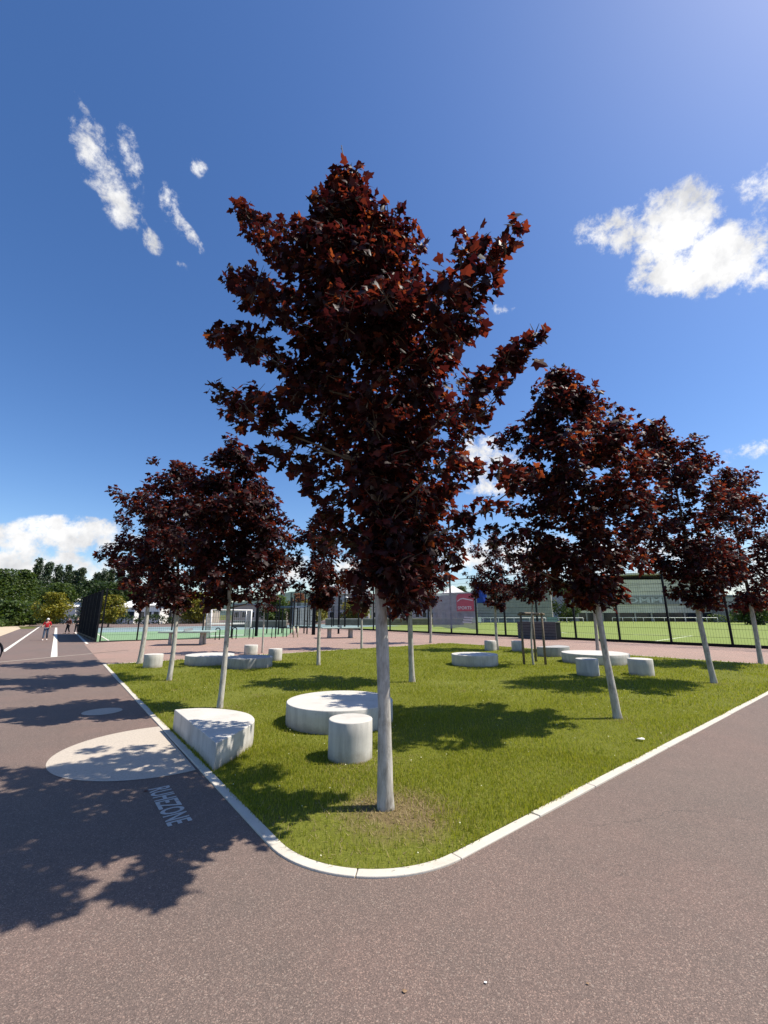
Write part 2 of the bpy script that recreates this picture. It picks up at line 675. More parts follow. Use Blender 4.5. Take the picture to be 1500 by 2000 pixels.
M['hair'] = m_plain('hair', (.03, .02, .014), .6, .4, .3, 30)
M['red_paint'] = m_plain('red_print', (.46, .10, .13), .7, .3, .08, 3)
M['blue_paint'] = m_plain('blue_print', (.015, .06, .36), .7, .3, .1, 3)
M['white_print'] = m_plain('white_print', (.62, .60, .60), .75, .3, .08, 3)
M['letter_grey'] = m_plain('pale_lettering', (.60, .61, .58), .7, .3, .06, 2)
M['hill'] = m_plain('wooded_hill_haze', (.055, .085, .075), .95, .1, .3, .03)  # bluish green: the haze of distance is mixed into the colour


def m_net(name, c, opacity):
    m = Mat(name, .9, .1)
    v = m.coord('Object', (.9, .9, 3.0))
    n = m.noise(v, 1.2, 5, .65)
    m.color(m.ramp(n, [(.3, tuple(x * .7 for x in c)), (.72, c)]))
    t = m.N.new('ShaderNodeBsdfTransparent')
    mx = m.N.new('ShaderNodeMixShader')
    mx.inputs[0].default_value = opacity
    m.L.new(t.outputs[0], mx.inputs[1])
    m.L.new(m.b.outputs[0], mx.inputs[2])
    m.L.new(mx.outputs[0], m.out.inputs['Surface'])
    return m.m


M['banner'] = m_net('banner_mesh', (.40, .41, .43), .72)
M['goal_net'] = m_net('goal_net', (.55, .57, .58), .35)

# ------------------------------------------------------------------ the setting: ground, pavement, lawn
o = np_mesh('ground', [(-2500, -200, -.06), (2500, -200, -.06), (2500, 4000, -.06), (-2500, 4000, -.06)], [(0, 1, 2, 3)], M['rough_grass'])
tag(o, kind='structure')


def sheet(name, pts, z, mat, kind='structure'):
    me = bpy.data.meshes.new(name)
    me.from_pydata([(float(p[0]), float(p[1]), z) for p in pts], [], [tuple(range(len(pts)))])
    me.materials.append(mat)
    ob = link(bpy.data.objects.new(name, me))
    if me.polygons[0].normal.z < 0:
        me.flip_normals()
    if kind:
        tag(ob, kind=kind)
    return ob


E1 = np.array([math.cos(R(126.6)), math.sin(R(126.6))])      # along the left kerb, away from the camera
E2 = np.array([math.cos(R(39.6)), math.sin(R(39.6))])        # along the right kerb, away from the camera
KL = G(524, 1652)[:2]                                       # on the left kerb's outer edge
KR = G(910, 1675)[:2]                                       # on the right kerb's outer edge


def isect(p, d, q, e):
    t = np.linalg.solve(np.array([d, -e]).T, q - p)
    return p + d * t[0]


sheet('pavement', [(-150, -60), (120, -60), (120, 140), (-150, 140)], 0.0, M['asphalt'])

# lawn outline (outer kerb edge): near corner, right corner, far corner, left corner
cA = isect(KL, E1, KR, E2)
cD = G(205, 1298)[:2]
cD = KL + E1 * np.dot(cD - KL, E1)
BC0, BC1 = G(1500, 1298)[:2], G(850, 1254)[:2]
dBC = (BC1 - BC0) / np.linalg.norm(BC1 - BC0)
cB = isect(KR, E2, BC0, dBC)
dDC = np.array([math.cos(R(40)), math.sin(R(40))])
cC = isect(cD, dDC, BC0, dBC)
RAD = 0.95


def rounded(off):
    """lawn outline moved inwards by off, near corner rounded"""
    n1 = np.array([E1[1], -E1[0]])           # inward normal of the left kerb (to the right of E1)
    n2 = np.array([-E2[1], E2[0]])
    nB = np.array([dBC[1], -dBC[0]])
    nB = nB if np.dot(nB, cA - cB) > 0 else -nB
    nD = np.array([dDC[1], -dDC[0]])
    nD = nD if np.dot(nD, cA - cD) > 0 else -nD
    A = isect(cA + n1 * off, E1, cA + n2 * off, E2)
    B = isect(cA + n2 * off, E2, cB + nB * off, dBC)
    C = isect(cB + nB * off, dBC, cD + nD * off, dDC)
    D = isect(cA + n1 * off, E1, cD + nD * off, dDC)
    half = math.acos(np.dot(E1, E2)) / 2
    r = RAD - off
    tl = r / math.tan(half)
    mid = (E1 + E2) / np.linalg.norm(E1 + E2)
    cen = A + mid * (r / math.sin(half))
    p0, p1 = A + E1 * tl, A + E2 * tl
    a0 = math.atan2(*(p0 - cen)[::-1])
    a1 = math.atan2(*(p1 - cen)[::-1])
    while a1 < a0:
        a1 += 2 * math.pi
    arc = [cen + r * np.array([math.cos(a), math.sin(a)]) for a in np.linspace(a0, a1, 25)]
    return arc, B, C, D


KW = 0.088
arc_o, B_o, C_o, D_o = rounded(0.0)
arc_i, B_i, C_i, D_i = rounded(KW)
lawn_poly = [tuple(p) for p in arc_i] + [tuple(B_i), tuple(C_i), tuple(D_i)]
sheet('lawn', lawn_poly, 0.012, M['soil'])

kerb = tag(empty('kerb'), kind='structure')
GAP = .007
KTOP = .014


def kerb_run(p, d, n, length, mesh=[None]):
    ang = math.atan2(d[1], d[0])
    if mesh[0] is None:
        mb = MB()
        mb.box(GAP / 2, 1 - GAP / 2, 0, KW, -.05, KTOP)
        mesh[0] = mb.mesh('kerb_stone')
        mesh[0].materials.append(M['kerb'])
    k = 0
    while k + 1e-6 < length:
        L = min(1.0, length - k)
        ob = bpy.data.objects.new('kerb_stone', mesh[0])
        link(ob, kerb)
        ob.location = (p[0] + d[0] * k, p[1] + d[1] * k, rnd.uniform(-.003, .003))
        ob.rotation_euler = (0, 0, ang)
        left = np.array([-d[1], d[0]])
        ob.scale = (L, 1 if np.dot(left, n) > 0 else -1, 1)
        bv = ob.modifiers.new('bevel', 'BEVEL')
        bv.width = .006
        bv.segments = 2
        k += 1.0


nL = np.array([E1[1], -E1[0]])
nR = np.array([-E2[1], E2[0]])
kerb_run(arc_o[0], E1, nL, np.linalg.norm(D_o - arc_o[0]))
kerb_run(arc_o[-1], E2, nR, np.linalg.norm(B_o - arc_o[-1]))
nB_ = np.array([dBC[1], -dBC[0]])
nB_ = nB_ if np.dot(nB_, cA - cB) > 0 else -nB_
nD_ = np.array([dDC[1], -dDC[0]])
nD_ = nD_ if np.dot(nD_, cA - cD) > 0 else -nD_
kerb_run(B_o, dBC, nB_, np.linalg.norm(C_o - B_o))
kerb_run(D_o, dDC, nD_, np.linalg.norm(C_o - D_o))
for (i0, i1) in ((0, 12), (12, 24)):          # the two curved stones of the rounded corner
    mb = MB()
    pts_o = arc_o[i0:i1 + 1]
    pts_i = arc_i[i0:i1 + 1]
    poly = [np.array(p) for p in pts_o] + [np.array(p) for p in pts_i[::-1]]
    cen = sum(poly) / len(poly)
    t0 = (pts_o[1] - pts_o[0]) / np.linalg.norm(pts_o[1] - pts_o[0]) * GAP / 2
    t1 = (pts_o[-2] - pts_o[-1]) / np.linalg.norm(pts_o[-2] - pts_o[-1]) * GAP / 2
    poly[0] = poly[0] + t0
    poly[-1] = poly[-1] + t0
    m_ = len(pts_o)
    poly[m_ - 1] = poly[m_ - 1] + t1
    poly[m_] = poly[m_] + t1
    mb.prism([tuple(p) for p in poly], -.05, KTOP)
    mb.build('kerb_stone', M['kerb'], kerb, bevel=.006)
# dark joint bed under the stones
mb = MB()
ring_o = [tuple(p) for p in arc_o] + [tuple(B_o), tuple(C_o), tuple(D_o)]
ring_i = lawn_poly
n_ = len(ring_o)


F0 = np.array([0.62, 45.25])                 # foot of a fence post
FS = np.array([1.752, -2.200])               # post to post along the playing field fence
_pm = F0 - FS * 4
sheet('plaza_grazing', [B_o - dBC * 9, C_o, _pm, F0 + FS * 17], .004, M['plaza_grazing'])  # lighter sheet carries the asphalt's brightness at a grazing view
sheet('plaza_grazing_west', [C_o, D_o, D_o + E1 * 13, _pm + E1 * 6, _pm], .004, M['plaza_grazing'])  # same lightened asphalt, grazing brightness in its colour
# ---- painted marks on the pavement
pc, pr = np.array([-2.864, 6.035]), 1.166
poly = []
for k in range(220):
    a = 2 * math.pi * k / 220
    q = pc + pr * np.array([math.cos(a), math.sin(a)])
    dd = np.dot(q - KL, nL)
    if dd > -.004:
        # cut off along the kerb
        continue
    poly.append(tuple(q))
# order so that the gap lies between last and first
angs = [math.atan2(y - pc[1], x - pc[0]) for x, y in poly]
gap = max(range(len(poly)), key=lambda i: (angs[(i + 1) % len(poly)] - angs[i]) % (2 * math.pi))
poly = poly[gap + 1:] + poly[:gap + 1]
o = sheet('painted_circle', poly, .004, M['line_worn'], None)
tag(o, 'large pale painted half circle on the asphalt against the kerb', 'ground marking')
mb = MB()
c2, r2 = np.array([-4.935, 8.107]), .305
o = sheet('painted_dot', [tuple(c2 + r2 * np.array([math.cos(a), math.sin(a)])) for a in np.linspace(0, 2 * math.pi, 40)[:-1]], .004, M['line_worn'], None)
tag(o, 'small pale painted circle lying in tree shade on the asphalt', 'ground marking')


def text_mesh(s, width, height, bold=0.0, depth=0.0):
    cu = bpy.data.curves.new('t', 'FONT')
    cu.body = s
    cu.offset = bold
    cu.extrude = depth
    ob = bpy.data.objects.new('t', cu)
    COL.objects.link(ob)
    bpy.context.view_layer.update()
    dg = bpy.context.evaluated_depsgraph_get()
    me = bpy.data.meshes.new_from_object(ob.evaluated_get(dg))
    bpy.data.objects.remove(ob)
    bpy.data.curves.remove(cu)
    co = np.zeros(len(me.vertices) * 3, np.float32)
    me.vertices.foreach_get('co', co)
    co = co.reshape(-1, 3)
    lo, hi = co.min(0), co.max(0)
    co[:, 0] = (co[:, 0] - lo[0]) / (hi[0] - lo[0]) * width
    co[:, 1] = (co[:, 1] - lo[1]) / (hi[1] - lo[1]) * height
    me.vertices.foreach_set('co', co.ravel())
    me.update()
    return me


me = text_mesh('RUHEZONE', .93, .19, .020)
me.materials.append(M['letter_paint'])
o = link(bpy.data.objects.new('ground_lettering', me))
o.location = (-2.285, 4.655, .004)
o.rotation_euler = (0, 0, R(-53.2))
tag(o, 'grey painted word RUHEZONE on the shaded asphalt beside the kerb', 'lettering')


def strip(name, a, b, w, z, mat, label=None, cat=None, group=None, kind=None):
    a, b = np.array(a[:2], float), np.array(b[:2], float)
    d = (b - a) / np.linalg.norm(b - a)
    n = np.array([-d[1], d[0]]) * w / 2
    ob = sheet(name, [a - n, b - n, b + n, a + n], z, mat, kind)
    return tag(ob, label, cat, group)


l1 = G(105.5, 1283)
strip('lane_line', l1, l1[:2] + E1 * 50, .22, .004, M['line'], 'broad white line running down the middle of the left path', 'ground marking')
l2 = G(6, 1273)
strip('lane_line', l2, l2[:2] + E1 * 55, .16, .004, M['line'], 'white line along the left side of the left path', 'ground marking')
l3 = G(171, 1258)
strip('lane_line', l3, l3[:2] + E1 * 22, .14, .004, M['line'], 'white line at the foot of the tall black fence', 'ground marking')
a_, b_ = G(-40, 1297), G(250, 1270)
strip('drain_channel', a_, b_, .10, .004, M['line_worn'], 'thin pale drain strip crossing the left path', 'drain')

# ---- sand path and grass beyond the left path
s0 = G(0, 1243)[:2]
s1 = G(0, 1222)[:2]
sheet('sand_path', [s0 - E1 * 12, s0 + E1 * 60, s1 + E1 * 55 , s1 - E1 * 20], .006, M['sand'])
sheet('grass_verge', [s1 - E1 * 22, s1 + E1 * 60, s1 + E1 * 60 - E2 * 60, s1 - E1 * 22 - E2 * 60], .010, M['rough_grass'])
g0 = G(66, 1228)[:2]
sheet('grass_strip', [g0, g0 + E1 * 14, g0 + E1 * 14 - E2 * 2.2, g0 - E2 * 1.2], .012, M['rough_grass'])

# ---- sports court on the left, playing field on the right
q0 = G(188, 1254)[:2]
sheet('sports_court', [q0, G(560, 1243)[:2], G(600, 1232)[:2] + E1 * 3, G(590, 1226)[:2] + E1 * 8, q0 + E1 * 26], .006, M['court_green'])
sheet('blue_court', [q0 + E1 * 17 + E2 * .5, q0 + E1 * 17 + E2 * 40, q0 + E1 * 34 + E2 * 40, q0 + E1 * 34 + E2 * .5], .010, M['court_blue'])
strip('court_line', G(190, 1238), G(215, 1253), .10, .014, M['line'], 'white line across the corner of the green court', 'ground marking')

F0 = np.array([0.62, 45.25])                 # foot of a fence post
FS = np.array([1.752, -2.200])               # post to post along the playing field fence
FD = FS / np.linalg.norm(FS)
FN = np.array([-FD[1], FD[0]])               # towards the field
FN = FN if FN[1] > 0 else -FN
fa, fb = F0 - FS * 9, F0 + FS * 16
sheet('playing_field', [fa + FN * .1, fb + FN * .1, fb + FN * 92, fa + FN * 92], .008, M['field'])
for i, (a, b) in enumerate((((1266, 1254.5), (1352, 1242)), ((760, 1228.6), (1352, 1242)), ((700, 1218.5), (1480, 1216)), ((1106, 1237), (1020, 1221)))):
    strip('field_line', G(*a), G(*b), .16, .013, M['field_line'],
          ['short white corner line on the turf near the fence', 'long white touch line across the near turf', 'far white line across the turf', 'white cross line on the turf behind the box'][i], 'ground marking')

# ------------------------------------------------------------------ grass
def inside(poly, pts):
    x, y = pts[:, 0], pts[:, 1]
    c = np.zeros(len(pts), bool)
    n = len(poly)
    for i in range(n):
        x0, y0 = poly[i]
        x1, y1 = poly[(i + 1) % n]
        cr = ((y0 > y) != (y1 > y)) & (x < (x1 - x0) * (y - y0) / (y1 - y0 + 1e-12) + x0)
        c ^= cr
    return c


TREE0 = G(753, 1581)[:2]


def lawn_points(density, r0, r1):
    xs = [p[0] for p in lawn_poly]
    ys = [p[1] for p in lawn_poly]
    area = (max(xs) - min(xs)) * (max(ys) - min(ys))
    n = int(area * density)
    pts = np.c_[nrg.uniform(min(xs), max(xs), n), nrg.uniform(min(ys), max(ys), n)]
    d = np.hypot(pts[:, 0], pts[:, 1])
    pts = pts[(d >= r0) & (d < r1)]
    # only what the wide lens sees, with a margin for a step to the side
    pts = pts[np.abs(pts[:, 0]) < 1.25 * pts[:, 1] + 2]
    return pts[inside(lawn_poly, pts)]


def blotch(p, s, seed):
    k = np.random.default_rng(seed)
    v = np.zeros(len(p))
    for i in range(14):
        a = k.uniform(0, 2 * math.pi)
        f = s * k.uniform(.5, 2.2)
        v += np.sin(p[:, 0] * math.cos(a) * f + p[:, 1] * math.sin(a) * f + k.uniform(0, 6.3))
    return v / 3.0


def grass(pts, h, w, three):
    n = len(pts)
    bare = np.hypot(pts[:, 0] - TREE0[0] - .10, pts[:, 1] - TREE0[1] + .05)
    keep = nrg.random(n) < np.clip((bare - .05) / .55, .12, 1)
    worn = blotch(pts, 1.6, 3)
    keep &= nrg.random(n) < np.clip(1.25 - np.maximum(0, worn - .7) * .9, .25, 1)
    pts = pts[keep]
    n = len(pts)
    th = nrg.uniform(0, 2 * math.pi, n)
    lean = np.abs(nrg.normal(0, .45, n)) + .15
    la = nrg.uniform(0, 2 * math.pi, n)
    hh = h * nrg.uniform(.55, 1.25, n) * (1 + .22 * blotch(pts, 2.7, 8))
    hh = np.clip(hh, h * .35, h * 1.9)
    ww = w * nrg.uniform(.7, 1.3, n)
    base = np.c_[pts, np.full(n, .010)]
    side = np.c_[np.cos(th), np.sin(th), np.zeros(n)] * ww[:, None] / 2
    ld = np.c_[np.cos(la), np.sin(la), np.zeros(n)]
    tip = base + ld * (hh * np.sin(lean))[:, None] + np.c_[np.zeros((n, 2)), hh * np.cos(lean)]
    if three:
        mid = base + ld * (hh * .22 * np.sin(lean))[:, None] + np.c_[np.zeros((n, 2)), hh * .58]
        V = np.stack([base - side, base + side, mid + side * .75, mid - side * .75, tip], 1).reshape(-1, 3)
        k = np.arange(n)[:, None] * 5
        F = np.concatenate([k + [0, 1, 2], k + [0, 2, 3], k + [3, 2, 4]])
    else:
        V = np.stack([base - side, base + side, tip], 1).reshape(-1, 3)
        F = np.arange(n)[:, None] * 3 + np.array([0, 1, 2])
    return V, F


parts = []
off = 0
for dens, r0, r1, h, w, three in ((6000, 0, 6.2, .040, .0042, True), (2500, 6.2, 10, .044, .007, False), (800, 10, 17, .055, .012, False), (300, 17, 40, .058, .02, False)):
    V, F = grass(lawn_points(dens, r0, r1), h, w, three)
    parts.append((V, F + off))
    off += len(V)
# longer blades creeping over the kerb's edge
ep = []
edge_line = [np.array(p) for p in arc_i]
edge_line = [arc_i[0] + E1 * 11] + edge_line + [arc_i[-1] + E2 * 12]
for i in range(len(edge_line) - 1):
    a, b = edge_line[i], edge_line[i + 1]
    L = np.linalg.norm(b - a)
    n = int(L * 420)
    t = nrg.random(n)
    ep.append(a + (b - a) * t[:, None] + nrg.normal(0, .012, (n, 2)))
ep = np.concatenate(ep)
ep = ep[nrg.random(len(ep)) < np.clip(.55 + .5 * blotch(ep, 5, 17), .1, 1)]
V, F = grass(ep, .05, .005, True)
parts.append((V, F + off))
off += len(V)
o = np_mesh('grass', np.concatenate([p[0] for p in parts]), np.concatenate([p[1] for p in parts]), M['grass'])
tag(o, 'short mown green grass covering the lawn', 'grass', kind='stuff')

# dry straw round the tree feet and in the worn patches
dp = []
for (u, v, r, n) in ((760, 1578, .42, 900), (820, 1560, .25, 250), (1210, 1406, .35, 260), (430, 1386, .3, 200), (330, 1332, .3, 150), (1397, 1337, .3, 160), (690, 1497, .32, 260), (806, 1335, .3, 120)):
    c = G(u, v)[:2]
    dp.append(c + nrg.normal(0, r * .6, (n, 2)))
wp = lawn_points(260, 0, 9)
dp.append(wp[blotch(wp, 1.6, 3) > .75])
dp = np.concatenate(dp)
dp = dp[inside(lawn_poly, dp)]
n = len(dp)
th = nrg.uniform(0, 6.28, n)
sd = np.c_[np.cos(th), np.sin(th), np.zeros(n)]
fw = np.c_[-np.sin(th), np.cos(th), nrg.uniform(.1, .9, n)]
base_ = np.c_[dp, np.full(n, .014)]
V = np.stack([base_ - sd * .003, base_ + sd * .003, base_ + fw * nrg.uniform(.02, .055, n)[:, None]], 1).reshape(-1, 3)
o = np_mesh('dry_grass', V, np.arange(n)[:, None] * 3 + np.array([0, 1, 2]), M['straw'])
tag(o, 'dry straw coloured grass round the tree feet', 'grass', kind='stuff')

# small clover and daisy heads in the turf
pts = lawn_points(2.5, 0, 12)
V, F = [], []
for i, p in enumerate(pts):
    r = rnd.uniform(.004, .009)
    z = rnd.uniform(.035, .055)
    k = len(V)
    V += [(p[0], p[1], z + r)] + [(p[0] + r * math.cos(a), p[1] + r * math.sin(a), z) for a in (0, 1.26, 2.51, 3.77, 5.03)]
    F += [(k, k + 1 + j, k + 1 + (j + 1) % 5) for j in range(5)]
o = np_mesh('clover_flowers', V, F, m_plain('clover_white', (.55, .55, .34), .8, .2, .1, 40))
tag(o, 'tiny pale clover heads scattered in the grass', 'flowers', kind='stuff')

# ------------------------------------------------------------------ maples
def leaf_template(full):
    if full:
        half = [(.40, -.05), (.33, .16), (.58, .43), (.44, .50), (.27, .53), (.22, .74)]
        out = [(0, 0)] + half + [(0, 1)] + [(-x, y) for x, y in reversed(half)]
    else:
        half = [(.38, -.03), (.30, .18), (.56, .47), (.25, .56)]
        out = [(0, 0)] + half + [(0, 1)] + [(-x, y) for x, y in reversed(half)]
    pts = [(0, .34)] + out
    V = np.array([(x, y, -.28 * abs(x) - .22 * max(0, y - .4) ** 2 + .05 * (1 - y)) for x, y in pts])
    n = len(out)
    F = np.array([(0, 1 + i, 1 + (i + 1) % n) for i in range(n)])
    return V, F


LEAF_F, LEAF_S = leaf_template(True), leaf_template(False)


def frames(pos, out, spread, g):
    """orientation of each leaf: blade hangs outwards and down, upper side turned to the light"""
    n = len(pos)
    nrm = np.c_[np.zeros((n, 2)), np.full(n, .75)] + out * .35 + g.normal(0, spread, (n, 3)) + np.array([sdir.x, sdir.y, 0]) * .15
    nrm /= np.linalg.norm(nrm, axis=1, keepdims=True)
    y = out * .8 + np.array([0, 0, -.45]) + g.normal(0, .55, (n, 3))
    y -= nrm * (y * nrm).sum(1, keepdims=True)
    y /= np.linalg.norm(y, axis=1, keepdims=True) + 1e-9
    x = np.cross(y, nrm)
    return np.stack([x, y, nrm], 1)          # rows are the axes


def leaves_mesh(pos, fr, size, tmpl):
    V0, F0 = tmpl
    n, k = len(pos), len(V0)
    gg = np.random.default_rng(n)
    shp = np.stack([gg.uniform(.68, 1.12, n), gg.uniform(.85, 1.1, n), gg.uniform(-.6, 2.6, n)], 1)
    W = V0[None] * shp[:, None, :]
    W[:, :, 0] += (gg.normal(0, .16, n))[:, None] * V0[None, :, 1] ** 2
    V = np.einsum('nvj,njc->nvc', W, fr) * size[:, None, None] + pos[:, None, :]
    F = (np.arange(n)[:, None, None] * k + F0[None]).reshape(-1, 3)
    return V.reshape(-1, 3), F


def scatter(clumps, g, per):
    """leaf positions in clumps (centre, radius); denser towards the rim"""
    pos, out = [], []
    for c, r in clumps:
        n = max(6, int(per * r * r))
        d = g.normal(0, 1, (n, 3))
        d /= np.linalg.norm(d, axis=1, keepdims=True)
        rr = r * g.random(n) ** .45
        p = np.array(c) + d * rr[:, None] * np.array([1, 1, .82])
        pos.append(p)
        out.append(d)
    return np.concatenate(pos), np.concatenate(out)


def curve_pts(a, b, sag, k=6):
    a, b = Vector(a), Vector(b)
    m = a.lerp(b, .5) + Vector((0, 0, -sag))
    return [(a * (1 - t) ** 2 + m * 2 * t * (1 - t) + b * t * t) for t in [i / (k - 1) for i in range(k)]]


def maple(name, base, H, axis_top, r0, clumps, per, leaf, full, label, seed, crown_z, group='maple trees on the lawn', leaf_parts=0, limbs=9, wobble=.03, stub=True):
    """base: xy on the ground; clumps in world coordinates"""
    g = np.random.default_rng(seed)
    rr = random.Random(seed)
    b = np.array([base[0], base[1], 0.0])
    root = empty('maple_tree', b)
    tag(root, label, 'tree', group)
    axis_top = np.array(axis_top, float)
    K = 15
    bend = [rr.uniform(-wobble, wobble) for _ in range(4)]

    def axis(t):
        p = b + (axis_top - b) * np.array([t ** 1.7, t ** 1.7, t])
        return p + np.array([bend[0] * math.sin(3.1 * t) + bend[1] * math.sin(7 * t), bend[2] * math.sin(3.1 * t) + bend[3] * math.sin(6 * t), 0]) * (1 if t > 0 else 0)

    ts = [0, .006, .02, .05] + [(.05 + .95 * (i / (K - 1)) ** 1.0) for i in range(1, K)]
    rads = [r0 * 1.36, r0 * 1.17, r0 * 1.06, r0] + [max(.008, r0 * (1 - .96 * (t - .05) / .95) ** .85 * (.98 + rr.uniform(-.05, .05))) for t in ts[4:]]
    path = [axis(t) - b for t in ts]
    path[0] = path[0] - np.array([0, 0, .04])
    kc = max(i for i, t_ in enumerate(ts) if t_ * H <= crown_z + .35) + 1
    mb = MB()
    mb.tube(path[:kc + 1], rads[:kc + 1], 16, True, .05)
    trunk = mb.build('trunk', M['bark'], root, True)
    mb = MB()
    mb.tube(path[kc:], [x * .96 for x in rads[kc:]], 10, True, .05)
    mb.build('upper_trunk', M['bark_brown'], root, True)
    clumps = list(clumps)
    # limbs: from the trunk up and out to clumps spread over the crown
    cl = sorted(clumps, key=lambda c: -np.hypot(*(np.array(c[0])[:2] - axis(min(1, c[0][2] / H))[:2])))
    chosen = []
    for c, r in cl:
        if all(np.linalg.norm(np.array(c) - np.array(q[0])) > .62 for q in chosen):
            chosen.append((c, r))
    for i, (c, r) in enumerate(chosen[:limbs]):
        c = np.array(c)
        off_ = np.hypot(*(c[:2] - axis(min(1, max(0, c[2] / H)))[:2]))
        za = min(max(c[2] - off_ * .48 - .08, crown_z * 1.02), H * .93)
        a = axis(za / H)
        ra = max(.008, .26 * r0 * (1 - za / H) + .006)
        mb = MB()
        pts = curve_pts(a - b, c - b, .14 * off_, 7)
        pts = [p_ + Vector((rr.uniform(-.02, .02), rr.uniform(-.02, .02), rr.uniform(-.02, .02))) if 0 < q_ < 6 else p_ for q_, p_ in enumerate(pts)]
        mb.tube(pts, [ra * (1 - .8 * k / 6) for k in range(7)], 7)
        mb.build('limb', M['bark_brown'], root, True)
        for q_ in (3, 4, 5):
            clumps.append((np.array(pts[q_]) + b + np.array([0, 0, .05]), .15))
    pos, out = scatter(clumps, g, per)
    keep = pos[:, 2] > crown_z - .15
    pos, out = pos[keep], out[keep]
    size = leaf * np.clip(g.normal(1, .22, len(pos)), .5, 1.5)
    # leaves turn outward from the trunk
    ax = np.array([axis(min(1, max(0, z / H))) for z in pos[:, 2]])
    rad = pos - ax
    rad[:, 2] = 0
    rad /= np.linalg.norm(rad, axis=1, keepdims=True) + 1e-6
    o2 = out * .6 + rad * .7
    o2 /= np.linalg.norm(o2, axis=1, keepdims=True) + 1e-6
    fr = frames(pos, o2, .48, g)
    pick = np.zeros(len(pos), bool)
    if leaf_parts:
        d = pos - CO
        depth = d @ CF
        u = 750 + FPX * d[:, 0] / depth
        v = 1000 - FPX * (d @ CU) / depth
        order = np.argsort(depth)
        seen = {}
        for i in order:
            if abs(fr[i, 2] @ (d[i] / np.linalg.norm(d[i]))) < .35:
                continue
            key = (int(u[i] // 31), int(v[i] // 31))
            if key not in seen:
                seen[key] = i
        idx = sorted(seen.values(), key=lambda i: depth[i])[:leaf_parts]
        pick[idx] = True
    tm = LEAF_F if full else LEAF_S
    V, F = leaves_mesh(pos[~pick] - b, fr[~pick], size[~pick], tm)
    # fine twigs: from each clump's heart to some of its leaves
    cr = np_mesh('crown', V, F, M['leaf'], root)
    tag(cr, kind='stuff')
    mb = MB()
    for c, r in clumps:
        c = np.array(c) - b
        for k in range(4 if full else 2):
            d = g.normal(0, 1, 3)
            d[2] = abs(d[2]) * .7
            d /= np.linalg.norm(d)
            mb.tube([c - d * r * .5 - np.array([0, 0, r * .3]), c + d * r * .35, c + d * r * .95], [.006, .0045, .002], 4, False)
    tw = mb.build('twigs', M['bark_brown'], root)
    tag(tw, kind='stuff')
    if leaf_parts:
        me = bpy.data.meshes.new('leaf')
        me.from_pydata([tuple(p) for p in tm[0]], [], [tuple(int(q) for q in f) for f in tm[1]])
        me.materials.append(M['leaf'])
        for i in np.where(pick)[0]:
            ob = bpy.data.objects.new('leaf', me)
            link(ob, root)
            mt = Matrix([[*(fr[i, :, r_] * size[i]), (pos[i] - b)[r_]] for r_ in range(3)] + [[0, 0, 0, 1]])
            ob.matrix_local = mt
    return root


